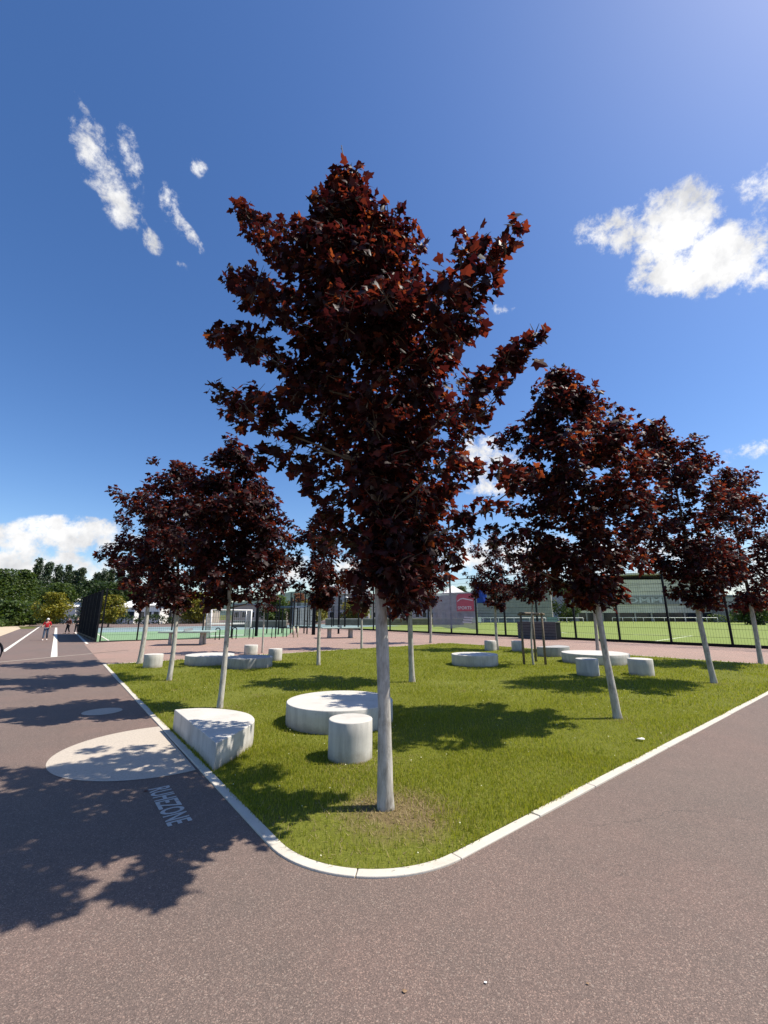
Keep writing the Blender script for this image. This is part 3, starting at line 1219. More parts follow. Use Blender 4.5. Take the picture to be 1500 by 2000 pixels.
# ---- the big maple at the corner: outline taken row by row, branches reaching out clump by clump
def big_maple():
    g = np.random.default_rng(4)
    Y0 = TREE0[1]
    rows = [(352, 655, 700), (400, 612, 740), (450, 575, 795), (520, 545, 812), (600, 545, 885), (680, 525, 905), (760, 545, 900), (820, 575, 885),
            (880, 600, 885), (940, 620, 880), (1000, 655, 895), (1060, 660, 900), (1120, 668, 885), (1170, 695, 865), (1192, 715, 835)]
    prof = []
    for v, a, b in rows:
        pa, pb = P(a, v, Y0), P(b, v, Y0)
        prof.append(((pa[2] + pb[2]) / 2, (pa[0] + pb[0]) / 2, (pb[0] - pa[0]) / 2))
    prof.sort()
    zs, cx, rad = map(np.array, zip(*prof))
    clumps = []
    n = 0
    while n < 205:
        z = g.uniform(zs[0] + .06, zs[-1] - .12)
        Rz = float(np.interp(z, zs, rad))
        if g.random() > (Rz / rad.max()) ** .8:
            continue
        r = float(np.clip(g.normal(.215, .04), .13, .30))
        q = max(0.02, Rz * (.86 if z < 3.3 else 1.0) - r * .75) * math.sqrt(g.random())
        a = g.uniform(0, 2 * math.pi)
        clumps.append((np.array([np.interp(z, zs, cx) + q * math.cos(a), Y0 + (1.25 if z < 4.6 else .7) * q * math.sin(a), z]), r))
        n += 1
    reach = [(478, 412, 24), (500, 440, 34), (524, 470, 32), (545, 500, 30), (468, 545, 32), (500, 560, 44), (540, 575, 40), (475, 580, 26),
             (425, 652, 24), (460, 655, 38), (500, 672, 42), (415, 660, 16), (430, 765, 24), (452, 795, 30), (495, 775, 36), (540, 790, 40), (575, 770, 40),
             (470, 830, 18), (505, 890, 24), (540, 885, 32), (590, 905, 38), (625, 950, 36), (600, 930, 26),
             (1012, 440, 20), (985, 478, 24), (960, 500, 30), (922, 478, 36), (900, 515, 38), (940, 545, 38), (880, 560, 42), (915, 590, 40), (850, 590, 44), (925, 625, 30), (890, 650, 40),
             (1045, 652, 24), (1015, 675, 28), (990, 700, 28), (1020, 705, 24), (960, 735, 34), (925, 750, 38), (975, 765, 24), (940, 800, 26), (890, 800, 42), (900, 850, 30),
             (925, 915, 28), (975, 912, 24), (1010, 925, 18), (1040, 925, 18), (885, 905, 36), (870, 950, 34),
             (760, 425, 34), (795, 465, 34), (640, 395, 32), (690, 385, 30), (735, 450, 36), (815, 480, 20), (600, 460, 38), (570, 500, 34),
             (905, 1005, 22), (890, 1050, 26), (880, 1090, 28), (655, 1010, 24), (650, 1055, 20), (700, 1180, 24), (760, 1175, 26), (820, 1172, 24), (860, 1130, 24), (690, 1130, 24)]
    for (u, v, r) in reach:
        dy = g.uniform(-1.25, -.75) if (u > 840 and v < 800) else (g.uniform(-.1, 1.0) if u < 560 else g.uniform(-.45, .45))
        p = P(u, v, Y0 + dy)
        k = np.linalg.norm(p - CO) / FPX / np.linalg.norm(ray(u, v))
        clumps.append((p, max(.10, r * k * 1.02 * 1.0)))
    for k in range(16):          # long boughs on the far side
        z = g.uniform(3.0, 4.8)
        a = g.uniform(R(55), R(125))
        q = g.uniform(1.5, 2.05)
        clumps.append((np.array([np.interp(z, zs, cx) + .6 * q * math.cos(a), Y0 + q * math.sin(a), z]), .17))
    for k in range(26):
        z = g.uniform(2.6, 5.4)
        a = g.uniform(R(35), R(145))
        q = g.uniform(1.0, 1.65)
        clumps.append((np.array([np.interp(z, zs, cx) + .75 * q * math.cos(a), Y0 + q * math.sin(a), z]), .2))
    top = P(684, 352, Y0)
    t = maple('maple_tree', TREE0, top[2], top, .066, clumps, 1450, .087, True,
              'tallest dark red maple in the foreground at the rounded lawn corner', 21, P(740, 1192, Y0)[2], leaf_parts=300, limbs=18, wobble=.02)
    # bare leader above the crown
    mb = MB()
    a, b = P(674, 356, Y0) - np.array([*TREE0, 0]), P(667, 284, Y0) - np.array([*TREE0, 0])
    mb.tube([a, (a + b) / 2 + np.array([.012, 0, 0]), b], [.012, .008, .005], 6)
    for k in range(4):
        q = a + (b - a) * (.35 + .18 * k)
        mb.tube([q, q + np.array([.02 * (-1) ** k, .01, .03])], [.005, .002], 4)
    mb.build('leader_shoot', M['bark_brown'], t, True)
    return t


big_maple()


def small_maple(u, v, vtop, Rm, label, seed, per, n, reach=(), r0=.06, leaf=.10, full=False, utop=None, vbot=1193, shape=.48, limbs=8, sparse=1.0):
    g = np.random.default_rng(seed)
    b = G(u, v)
    Y = b[1]
    d = ray(u if utop is None else utop, vtop)
    # height of the top above the foot
    H = (CO + Y / d[1] * d)[2]
    zb = P(u, vbot, Y)[2]
    topx = b[0] if utop is None else P(utop, vtop, Y)[0]
    clumps = []
    k = 0
    while k < n:
        t = g.random()
        s = (math.sin(math.pi * min(1, (t + .18) / (2 * (shape + .18)))) if t < shape else math.cos((t - shape) / (1 - shape) * math.pi / 2) ** .75)
        s = max(.16, s)
        if g.random() > s ** .7:
            continue
        z = zb + .12 + (H - zb - .25) * t
        r = float(np.clip(g.normal(.22, .045), .12, .33)) * (Rm / 1.3) ** .5
        lob = 1 + .22 * math.sin(g.integers(0, 3) * 2.1 + seed)
        q = max(.02, Rm * s * lob - r * .6) * math.sqrt(g.random())
        a = g.uniform(0, 2 * math.pi)
        ax = b[0] + (topx - b[0]) * (z / H) ** 1.7
        clumps.append((np.array([ax + q * math.cos(a), Y + q * math.sin(a), z]), r))
        k += 1
    for k in range(26):
        z = zb + .1 + (H - zb) * (.02 + .80 * k / 25)
        ax = b[0] + (topx - b[0]) * (z / H) ** 1.7
        a = g.uniform(0, 2 * math.pi)
        clumps.append((np.array([ax + .28 * math.cos(a), Y + .28 * math.sin(a), z]), .2))
    for (cu, cv, r) in reach:
        p = P(cu, cv, Y + g.uniform(-.4, .4))
        kk = np.linalg.norm(p - CO) / FPX / np.linalg.norm(ray(cu, cv))
        clumps.append((p, max(.12, r * kk)))
    return maple('maple_tree', b[:2], H, (topx, Y, H), r0, clumps, per, leaf, full, label, seed, zb, limbs=limbs, wobble=.05)


small_maple(1207, 1405, 722, 1.42, 'second largest dark red maple, on the right lawn beside the kerb', 31, 1100, 135,
            [(985, 860, 26), (1010, 845, 24), (1045, 870, 30), (965, 1035, 20), (1000, 1045, 30), (1045, 1050, 34), (1165, 795, 26), (1150, 830, 30), (1175, 850, 22),
             (1085, 735, 22), (1120, 750, 24), (1060, 760, 24), (1200, 860, 28), (1250, 900, 30), (1265, 960, 28), (930, 1040, 16), (1190, 1150, 22), (1215, 1160, 16)],
            .062, .098, True, 1086, 1195)
small_maple(1395, 1335, 828, 1.55, 'dark maple right of the two concrete stools, nearest the right kerb', 32, 1064, 135,
            [(1262, 850, 22), (1290, 845, 22), (1320, 880, 24), (1380, 900, 24), (1250, 890, 20), (1400, 1150, 20), (1405, 1180, 14)], .066, .10, True, 1288, 1195)
small_maple(1487, 1297, 915, 1.75, 'dark maple cut by the right edge of the picture', 33, 912, 128, [(1455, 930, 22), (1430, 960, 26), (1490, 1000, 30)], .075, .105, False, 1420, 1195)
small_maple(429, 1384, 850, 1.05, 'dark maple just behind the half round concrete block', 34, 1330, 114,
            [(455, 862, 18), (470, 890, 26), (490, 915, 24), (440, 900, 24), (500, 940, 22), (395, 935, 26), (370, 925, 20), (540, 1010, 20), (555, 1050, 24), (545, 1095, 24), (400, 985, 30), (530, 980, 22), (545, 1140, 22)],
            .052, .094, True, 462, 1192)
small_maple(330, 1330, 900, 1.4, 'dark maple beside the lone stool near the left kerb', 35, 1064, 141,
            [(298, 900, 12), (345, 905, 12), (372, 915, 12), (222, 958, 14), (245, 975, 18), (280, 970, 24), (195, 1085, 14), (225, 1075, 22), (250, 1060, 26), (310, 940, 24)], .06, .098, True, 352, 1193)
small_maple(272, 1297, 950, 1.35, 'leftmost dark maple at the far left corner of the lawn', 36, 798, 101, [(240, 1010, 18), (215, 1090, 12)], .08, .11, False, 306, 1193)
small_maple(622, 1300, 985, 1.25, 'slender maple left of the big trunk with open sky around its crown', 37, 798, 94, [(560, 1020, 14), (555, 1090, 16), (640, 995, 12), (690, 1060, 16)], .062, .12, False, 634, 1193)
small_maple(512, 1275, 1000, 1.2, 'thin young maple between the round concrete blocks', 38, 646, 74, [], .038, .12, False, 524, 1195)
small_maple(805, 1333, 905, 1.15, 'maple directly behind the big foreground tree', 39, 912, 114, [(905, 1010, 18), (910, 1040, 16), (890, 1085, 20)], .072, .115, False, 800, 1193)
small_maple(841, 1256, 1010, 1.3, 'maple farthest back on the lawn before the grey fence banner', 40, 570, 74, [], .075, .125, False, 842, 1193)
small_maple(972, 1270, 1035, 1.45, 'maple behind the low round block near the field path', 41, 627, 94, [(925, 1075, 14), (1015, 1060, 14)], .07, .125, False, 966, 1194)
small_maple(1042, 1300, 1062, .95, 'young maple held up by the wooden stake frame', 42, 627, 56, [(1005, 1110, 12), (1080, 1095, 12)], .035, .115, False, 1040, 1178, limbs=6)
small_maple(1168, 1272, 985, 1.5, 'maple standing behind the second largest maple by the path', 43, 627, 87, [], .075, .125, False, 1150, 1193)
small_maple(706, 1267, 1030, 1.2, 'slim maple at the far kerb just left of the big trunk', 44, 608, 74, [], .06, .125, False, 705, 1193)

# wooden stake frame round the young maple
fr_base = G(1045, 1298)
st = empty('tree_stake_frame', fr_base)
tag(st, 'dark wooden three post stake frame around the young maple', 'tree stake')
feet = [G(1024, 1299), G(1066, 1299), G(1047, 1293)]
for f_ in feet:
    l = f_ - fr_base
    MB().tube([(l[0], l[1], -.03), (l[0], l[1], 1.72)], [.042, .038], 9).build('stake', M['wood_stake'], st, True)
for i, j in ((0, 1), (1, 2), (2, 0)):
    a, b = feet[i] - fr_base, feet[j] - fr_base
    d = (b - a) / np.linalg.norm(b - a) * .10
    MB().tube([(a[0] - d[0], a[1] - d[1], 1.66 + .02 * i), (b[0] + d[0], b[1] + d[1], 1.66 + .02 * i)], .036, 8).build('rail', M['wood_stake'], st, True)

# ------------------------------------------------------------------ concrete seats
def cyl(name, c, r, h, label, mat, cat, group, seg=72, sink=.02):
    ob = empty  # noqa
    mb = MB()
    rings = [(r, -sink), (r, h * .33), (r, h * .66), (r, h - .012), (r - .004, h - .004), (r - .012, h)]
    vs, fs = [], []
    for rr_, z in rings:
        for k in range(seg):
            a = 2 * math.pi * k / seg
            vs.append((rr_ * math.cos(a), rr_ * math.sin(a), z))
    for i in range(len(rings) - 1):
        for k in range(seg):
            k2 = (k + 1) % seg
            fs.append((i * seg + k, i * seg + k2, (i + 1) * seg + k2, (i + 1) * seg + k))
    fs.append(tuple((len(rings) - 1) * seg + k for k in range(seg)))
    mb.add(vs, fs)
    ob = mb.build(name, mat)
    for p in ob.data.polygons:
        p.use_smooth = len(p.vertices) == 4
    ob.location = (float(c[0]), float(c[1]), 0)
    ob.rotation_euler = (0, 0, rnd.uniform(0, 6))
    return tag(ob, label, cat, group)


GS, GD = 'concrete stools on the lawn', 'round concrete platforms on the lawn'
cyl('concrete_stool', (-.402, 5.60), .262, .44, 'large nearest concrete stool beside the big maple trunk', M['concrete'], 'stool', GS)
cyl('concrete_platform', (-.705, 7.40), .845, .325, 'broad round concrete platform behind the nearest stool', M['concrete'], 'platform', GD, 120)
cyl('concrete_stool', (-7.42, 14.5), .28, .42, 'concrete stool between the two leftmost maples', M['concrete'], 'stool', GS)
cyl('concrete_platform', (-6.05, 15.65), .80, .31, 'pale round platform in the left group of seats', M['concrete'], 'platform', GD, 96)
cyl('concrete_platform', (-4.38, 14.67), .73, .32, 'dark weathered round platform in the left group of seats', M['concrete_old_shaded'], 'platform', GD, 96)
cyl('concrete_stool', (-4.02, 16.61), .25, .43, 'concrete stool right of the dark weathered platform', M['concrete'], 'stool', GS)
cyl('concrete_stool', (-5.66, 19.07), .28, .40, 'concrete stool peeking out behind the dark weathered platform', M['concrete'], 'stool', GS)
cyl('concrete_platform', (3.07, 15.26), .77, .36, 'lone stained round platform in the middle of the lawn', M['concrete'], 'platform', GD, 96)
cyl('concrete_stool', (5.02, 21.1), .275, .46, 'left one of two far stools near the field path', M['concrete'], 'stool', GS)
cyl('concrete_stool', (6.2, 20.8), .265, .47, 'right one of two far stools, left of the stake frame', M['concrete'], 'stool', GS)
cyl('concrete_platform', (7.50, 16.0), 1.10, .34, 'widest round platform behind the two right stools', M['concrete'], 'platform', GD, 110)
cyl('concrete_stool', (5.71, 12.70), .295, .45, 'stool left of the leaning maple trunk on the right', M['concrete'], 'stool', GS)
cyl('concrete_stool', (7.21, 12.70), .315, .45, 'stained stool right of the leaning maple trunk', M['concrete'], 'stool', GS)


def block(outline, h, label, mat):
    c = sum(np.array(p) for p in outline) / len(outline)
    mb = MB()
    mb.prism([tuple(np.array(p) - c) for p in outline], -.02, h)
    ob = mb.build('concrete_block', mat, bevel=.010, segs=3)
    ob.location = (float(c[0]), float(c[1]), 0)
    for p in ob.data.polygons:
        p.use_smooth = False
    return tag(ob, label, 'block')


def spline(pts, k=8):
    pts = [np.array(p, float) for p in pts]
    out = []
    for i in range(len(pts) - 1):
        p0 = pts[max(i - 1, 0)]
        p1, p2 = pts[i], pts[i + 1]
        p3 = pts[min(i + 2, len(pts) - 1)]
        for j in range(k):
            t = j / k
            out.append(.5 * ((2 * p1) + (-p0 + p2) * t + (2 * p0 - 5 * p1 + 4 * p2 - p3) * t * t + (-p0 + 3 * p1 - 3 * p2 + p3) * t ** 3))
    out.append(pts[-1])
    return out


arc = spline([(-1.83, 5.13), (-1.735, 5.62), (-1.70, 6.08), (-1.85, 6.47), (-2.10, 6.72), (-2.45, 6.89), (-2.80, 6.93), (-3.09, 6.82)])
block(arc, .29, 'half round concrete block standing on the grass against the left kerb', M['concrete'])
hc = np.array([6.85, 18.75])
arc = [hc + .85 * np.array([math.cos(a), math.sin(a)]) for a in np.linspace(R(-140), R(40), 30)]
block(arc, .38, 'half round grey block in the shade behind the stake frame', M['concrete_old_shaded'])  # shade is put into this block's colour by the darker concrete

def scrap(u, v, r, label, mat, name, cat, seed):
    g = np.random.default_rng(seed)
    q = G(u, v)
    root_ = []
    n = 9
    V = [(0, 0, r * .35)] + [(r * g.uniform(.6, 1.2) * math.cos(k * 2 * math.pi / n), r * g.uniform(.5, 1) * math.sin(k * 2 * math.pi / n), r * g.uniform(.05, .35)) for k in range(n)]
    V += [(x * .9, y * .9, max(0.0, z - r * .12)) for x, y, z in V]
    F = [(0, 1 + k, 1 + (k + 1) % n) for k in range(n)] + [(n + 1, n + 2 + (k + 1) % n, n + 2 + k) for k in range(n)]
    F += [(1 + k, n + 2 + k, 1 + (k + 1) % n) for k in range(n)]
    ob = np_mesh(name, V, F, mat)
    ob.location = (float(q[0]), float(q[1]), .005 if v > 1500 else .03)
    ob.scale = (1, 1, .35 if v > 1500 else 1)
    return tag(ob, label, cat)


M['dry_leaf'] = m_plain('dry_leaf', (.26, .17, .10), .8, .2, .25, 40)
scrap(948, 1921, .008, 'tiny white scrap lying on the foreground asphalt', M['wall_white'], 'paper_scrap', 'litter', 1)
scrap(1252, 1449, .06, 'crumpled pale paper lying in the grass near the right kerb', M['white_cloth'], 'crumpled_paper', 'litter', 2)
scrap(1148, 1923, .008, 'small dry leaf on the foreground asphalt at the lower right', M['dry_leaf'], 'fallen_leaf', 'leaf', 3)
scrap(790, 1938, .012, 'flat tan leaf on the asphalt at the bottom middle', M['dry_leaf'], 'fallen_leaf', 'leaf', 4)
scrap(285, 1546, .02, 'dark leaf on the shaded asphalt beside the lettering', M['maroon_cloth'], 'fallen_leaf', 'leaf', 5)

# ------------------------------------------------------------------ fences
def wire_panel(w, h, dx, dz, tw, th, name, mat='black_metal'):
    """welded mesh panel: thin square wires"""
    V, F = [], []

    def bar(x0, x1, y0, y1, z0, z1):
        k = len(V)
        V.extend([(x0, y0, z0), (x1, y0, z0), (x1, y1, z0), (x0, y1, z0), (x0, y0, z1), (x1, y0, z1), (x1, y1, z1), (x0, y1, z1)])
        F.extend([(k, k + 1, k + 5, k + 4), (k + 1, k + 2, k + 6, k + 5), (k + 2, k + 3, k + 7, k + 6), (k + 3, k, k + 4, k + 7)] if x1 - x0 < z1 - z0 else
                 [(k, k + 3, k + 2, k + 1), (k + 4, k + 5, k + 6, k + 7), (k, k + 1, k + 5, k + 4), (k + 2, k + 3, k + 7, k + 6)])
    n = int(w / dx)
    for i in range(n + 1):
        x = i * w / n
        bar(x - tw / 2, x + tw / 2, -tw / 2, tw / 2, 0.05, h)
    m = int(h / dz)
    for j in range(m + 1):
        z = .06 + j * (h - .07) / m
        bar(0, w, tw / 2, tw / 2 + th, z - th / 2, z + th / 2)
    me = bpy.data.meshes.new(name)
    me.from_pydata(V, [], F)
    me.materials.append(M[mat])
    return me


def fence(name, p0, step, n, h, label, pw, panel, bottom=.12, group=None, skip=()):
    p0, step = np.array(p0, float), np.array(step, float)
    L = float(np.linalg.norm(step))
    ang = math.atan2(step[1], step[0])
    root = empty(name, (p0[0], p0[1], 0), ang)
    tag(root, label, 'fence', group)
    pm = MB().box(-pw / 2, pw / 2, -pw / 2, pw / 2, -.05, h + .05).mesh('post')
    pm.materials.append(M['black_metal'])
    bm_ = MB().box(pw / 2 + .002, L - pw / 2 - .002, -.03, .03, 0.0, bottom).mesh('bottom_rail')
    bm_.materials.append(M['black_metal'])
    tm = MB().box(pw / 2 + .002, L - pw / 2 - .002, -.025, .025, h - .05, h).mesh('top_rail')
    tm.materials.append(M['black_metal'])
    for i in range(n + 1):
        ob = link(bpy.data.objects.new('post', pm), root)
        ob.location = (i * L, 0, 0)
        if i < n:
            for nm, me in (('bottom_rail', bm_), ('top_rail', tm), ('mesh_panel', panel)):
                ob = link(bpy.data.objects.new(nm, me), root)
                ob.location = (i * L, 0, 0)
    return root


LF = float(np.linalg.norm(FS))
fence('field_fence', F0 - FS * 8, FS, 22, 4.7, 'tall black wire mesh fence along the playing field', .105, wire_panel(LF, 4.7, .125, .40, .006, .013, 'mesh_panel'), .16)
cstep = np.array([math.cos(R(36)), math.sin(R(36))]) * 2.02
fence('court_fence', q0 + np.array([.15, .1]), cstep, 4, 3.25, 'black wire mesh fence along the front of the green court', .085, wire_panel(2.02, 3.25, .125, .36, .005, .012, 'mesh_panel'), .05)
bstep = (G(150, 1238) - G(184, 1253.5))[:2]
bl_ = np.linalg.norm(bstep)
bstep = bstep / bl_ * 2.4
fence('side_fence', q0 + np.array([-.05, 0]), bstep, 6, 3.15, 'tall solid looking black bar fence seen edge on at the left', .09, wire_panel(2.4, 3.15, .060, .5, .056, .02, 'mesh_panel', 'black_scrim'), .2)

# grey scrim banner hung on the field fence, with a red print
i0 = 2.25
ba = F0 + FS * i0 - FN * .07
ang = math.atan2(FS[1], FS[0])
root = empty('fence_banner', (ba[0], ba[1], 0), ang)
tag(root, 'grey mesh banner with a red square hung on the field fence', 'banner')
bw, bz0, bz1 = LF * 1.76, .55, 3.55
V, F = [], []
nx, nz = 40, 16
for j in range(nz + 1):
    for i in range(nx + 1):
        x = bw * i / nx
        zz = bz0 + (bz1 - bz0) * j / nz
        wav = .035 * math.sin(x * 3.1 + zz * 1.3) + .02 * math.sin(x * 7 + 1)
        V.append((x, -.02 - abs(wav), zz + (.06 * math.sin(x * 2.3) if j == 0 else 0)))
for j in range(nz):
    for i in range(nx):
        k = j * (nx + 1) + i
        F.append((k, k + 1, k + nx + 2, k + nx + 1))
np_mesh('banner_cloth', V, F, M['banner'], root, True)
rx0, rx1, rz0, rz1 = bw * .60, bw * .985, 1.95, 3.40
poly = [(rx0, rz0), (rx1, rz0), (rx1, rz1)] + [(rx0 + .35 - .35 * math.sin(a), rz1 - .35 + .35 * math.cos(a)) for a in np.linspace(0, math.pi / 2, 8)]


def print_plate(pts, y, mat, name):
    me_ = bpy.data.meshes.new(name)
    n = len(pts)
    me_.from_pydata([(x, y, z) for x, z in pts] + [(x, y + .004, z) for x, z in pts], [],
                    [tuple(range(n)), tuple(range(2 * n - 1, n - 1, -1))] + [(i, (i + 1) % n, n + (i + 1) % n, n + i) for i in range(n)])
    me_.materials.append(mat)
    return link(bpy.data.objects.new(name, me_), root)


print_plate(poly, -.105, M['red_paint'], 'red_print')
me = text_mesh('SPORTS', (rx1 - rx0) * .8, .26, .02)
me.materials.append(M['white_print'])
tx = link(bpy.data.objects.new('lettering', me), root)
tx.location = (rx0 + .12, -.112, rz0 + .14)
tx.rotation_euler = (math.pi / 2, 0, 0)
sw = [(rx0 + .10, 2.72), (rx0 + .45, 2.92), (rx0 + .75, 2.95), (rx1 - .1, 2.78), (rx1 - .1, 2.86), (rx0 + .75, 3.05), (rx0 + .42, 3.0), (rx0 + .10, 2.82)]
print_plate(sw, -.112, M['white_print'], 'curved_mark')
for j in range(3):
    z = 1.38 - j * .19
    x0 = bw * (.76 - .02 * j)
    print_plate([(x0, z), (x0 + bw * .20, z - .03), (x0 + bw * .20, z + .08), (x0, z + .11)], -.105, M['white_print'], 'print_bar')

# blue flag banner on its pole beyond the fence
bp = P(934, 1236, 42.0)
root = empty('flag_banner', (bp[0], bp[1], 0))
tag(root, 'blue flag banner on a pole behind the field fence', 'flag')
MB().tube([(0, 0, 0), (0, 0, 4.3)], .035, 8).build('pole', M['grey_metal'], root, True)
V, F = [], []
for j in range(13):
    for i in range(7):
        V.append((.05 + .95 * i / 6, .06 * math.sin(i * 1.1 + j * .3), 2.75 + 1.5 * j / 12 - .1 * (i / 6) ** 2))
for j in range(12):
    for i in range(6):
        k = j * 7 + i
        F.append((k, k + 1, k + 8, k + 7))
fl = np_mesh('flag_cloth', V, F, M['blue_paint'], root, True)
so = fl.modifiers.new('thick', 'SOLIDIFY')
so.thickness = .01

# slatted grey box behind the fence
gb = (G(1008, 1246) + G(1088, 1251)) / 2
root = empty('storage_box', (gb[0] + FN[0] * .5, gb[1] + FN[1] * .5, 0), ang)
tag(root, 'dark grey slatted storage box behind the field fence', 'box')
wbox = 3.0
MB().box(-wbox / 2 + .03, wbox / 2 - .03, -.33, .33, 0, 1.12).build('body', M['black_metal'], root)
for j in range(6):
    MB().box(-wbox / 2, wbox / 2, -.36, -.332, .03 + j * .19, .03 + j * .19 + .165).build('slat', M['bin_grey'], root)
MB().box(-wbox / 2 - .02, wbox / 2 + .02, -.38, .36, 1.122, 1.17).build('lid', M['bin_grey'], root)

# ------------------------------------------------------------------ court furniture
def table_tennis(c, rz, label, arch):
    root = empty('table_tennis_table', (c[0], c[1], 0), rz)
    tag(root, label, 'table', 'outdoor table tennis tables')
    for s in (-1, 1):
        MB().box(min(s * .012, s * 1.37), max(s * .012, s * 1.37), -.76, .76, .68, .76).build('table_top', M['tt_top'], root, bevel=.01)
    MB().box(-.01, .01, -.80, .80, .762, .90).build('net', M['grey_metal'], root)
    for s in (-1, 1):
        mb = MB()
        if arch:        # concrete leg with an oval opening: two cheeks, a foot and a cap
            for t in (-1, 1):
                mb.prism([(s * .78 - .10, t * .25), (s * .78 + .10, t * .25), (s * .78 + .10, t * .44), (s * .78 - .10, t * .44)][::t], 0.06, .62)
            mb.box(s * .78 - .12, s * .78 + .12, -.44, .44, 0, .058)
            mb.box(s * .78 - .12, s * .78 + .12, -.46, .46, .622, .678)
        else:
            mb.tube([(s * .82, -.36, 0), (s * .82, -.36, .678)], [.10, .085], 10)
            mb.tube([(s * .82, .36, 0), (s * .82, .36, .678)], [.10, .085], 10)
            mb.box(s * .82 - .09, s * .82 + .09, -.38, .38, .60, .676)
        mb.build('leg', M['concrete_old_shaded'], root)
    return root


t1 = (G(325, 1261) + G(398, 1259)) / 2
table_tennis((t1[0], t1[1] + .2), R(8), 'table tennis table with a pale green top near the court fence', False)
t2 = (G(632, 1247) + G(694, 1245)) / 2
table_tennis((t2[0], t2[1]), R(14), 'table tennis table with oval concrete legs behind the slender maple', True)

# street soccer goal of steel bars
gl, gr_ = G(409, 1246), G(488, 1243.5)
gd = gr_ - gl
root = empty('steel_goal', gl, math.atan2(gd[1], gd[0]))
tag(root, 'grey steel bar goal with a white crossbar on the green court', 'goal')
gw = float(np.linalg.norm(gd))
for x in (0, gw):
    MB().tube([(x, 0, 0), (x, 0, 2.05)], .055, 10).build('post', M['white_metal'], root, True)
    MB().tube([(x, 1.1, 0), (x, 1.1, 2.05)], .045, 8).build('rear_post', M['grey_metal'], root, True)
    mb = MB()
    for k in range(9):
        mb.tube([(x, .12 + k * .11, .05), (x, .12 + k * .11, 2.0)], .012, 5)
    mb.build('side_bars', M['grey_metal'], root)
MB().tube([(.06, 0, 2.0), (gw - .06, 0, 2.0)], .05, 10).build('crossbar', M['white_metal'], root, True)
MB().box(.06, gw - .06, 1.06, 1.12, .92, 1.04).build('rear_board', M['white_metal'], root)
MB().box(.06, gw - .06, 1.06, 1.12, .06, .12).build('rear_foot_rail', M['white_metal'], root)
nb = int(gw / .16)
for k in range(1, nb):
    MB().tube([(gw * k / nb, 1.09, 1.05), (gw * k / nb, 1.09, 2.03)], .016, 5).build('bar', M['grey_metal'], root)

# bicycle hoops along the court edge
hoop_mesh = MB().tube([(-.13, 0, -.02), (-.13, 0, .68), (-.10, 0, .75), (0, 0, .78), (.10, 0, .75), (.13, 0, .68), (.13, 0, -.02)], .032, 8).mesh('hoop')
hoop_mesh.materials.append(M['black_metal'])
hl = ['leftmost', 'second from left', 'third from left', 'fourth from left', 'rightmost']
for k, (u, v) in enumerate(((424, 1250), (457, 1248.5), (490, 1247.5), (534, 1246.5), (556, 1244.5))):
    q = G(u, v)
    ob = link(bpy.data.objects.new('bicycle_hoop', hoop_mesh))
    ob.location = tuple(q)
    ob.rotation_euler = (0, 0, R(20))
    tag(ob, hl[k] + ' black bicycle hoop in the row at the court edge', 'bicycle hoop', 'black bicycle hoops at the court edge')

# workout rig of black posts
rb = G(575, 1239)
root = empty('workout_rig', rb, R(25))
tag(root, 'black outdoor workout rig of tall posts and blue bars', 'workout rig')
rig_posts = [(-1.4, 0, 3.1), (-.2, -.3, 3.3), (1.1, 0, 3.1), (-1.3, 1.6, 2.6), (0, 1.5, 3.2), (1.2, 1.4, 3.6), (-1.9, 2.6, 3.0), (-.5, 2.8, 2.4), (.9, 2.9, 3.2)]
for x, y, h in rig_posts:
    MB().box(x - .05, x + .05, y - .05, y + .05, -.02, h).build('post', M['black_metal'], root)
for (x0, y0, x1, y1, z, mname) in ((-1.4, 0, 1.1, 0, 2.35, 'blue_metal'), (-1.3, 1.6, 1.2, 1.4, 2.3, 'blue_metal'), (-1.9, 2.6, .9, 2.9, 2.2, 'black_metal'), (-1.4, 0, -1.3, 1.6, 1.5, 'black_metal'),
                                   (1.1, 0, 1.2, 1.4, 1.1, 'black_metal'), (-.2, -.3, 0, 1.5, 2.7, 'black_metal'), (1.2, 1.4, .9, 2.9, 3.0, 'black_metal'), (-1.4, 0, 1.1, 0, .55, 'black_metal')):
    MB().tube([(x0, y0, z), (x1, y1, z)], .035, 8).build('bar', M[mname], root, True)
rb2 = G(612, 1240)
root = empty('workout_post', rb2)
tag(root, 'thick black workout post with short rungs right of the rig', 'workout post')
MB().box(-.14, .14, -.10, .10, -.02, 3.2).build('column', M['black_metal'], root)
for k in range(5):
    MB().tube([(-.30, -.05, .6 + k * .5), (.30, -.05, .6 + k * .5)], .02, 7).build('rung', M['black_metal'], root)
for k, u in enumerate((573, 581)):
    q = G(u, 1245)
    root = empty('marker_post', q)
    tag(root, ['left', 'right'][k] + ' one of two pale yellow short posts before the workout rig', 'post', 'pale yellow posts')
    MB().tube([(0, 0, -.02), (0, 0, .78)], .045, 10).build('shaft', m_plain('pale_yellow', (.55, .55, .36), .6), root, True)
    MB().tube([(0, 0, .781), (0, 0, .82)], [.05, .03], 10).build('cap', M['grey_metal'], root, True)
for k, (u, v, h, w) in enumerate(((651, 1223, 2.9, .07), (661, 1238, 3.3, .08), (500, 1243, 2.3, .10))):
    q = G(u, v)
    root = empty('black_post', q)
    tag(root, ['slim black post left of the thick one behind the table', 'tall black post rising behind the table with oval legs', 'black post at the right side of the steel goal'][k], 'post')
    MB().box(-w, w, -w, w, -.02, h).build('shaft', M['black_metal'], root)
    MB().box(-w - .02, w + .02, -w - .02, w + .02, h + .001, h + .05).build('cap', M['black_metal'], root)
q = G(674, 1224)
root = empty('street_lamp', q)
tag(root, 'slim lamp post with a flat cone head behind the table', 'street lamp')
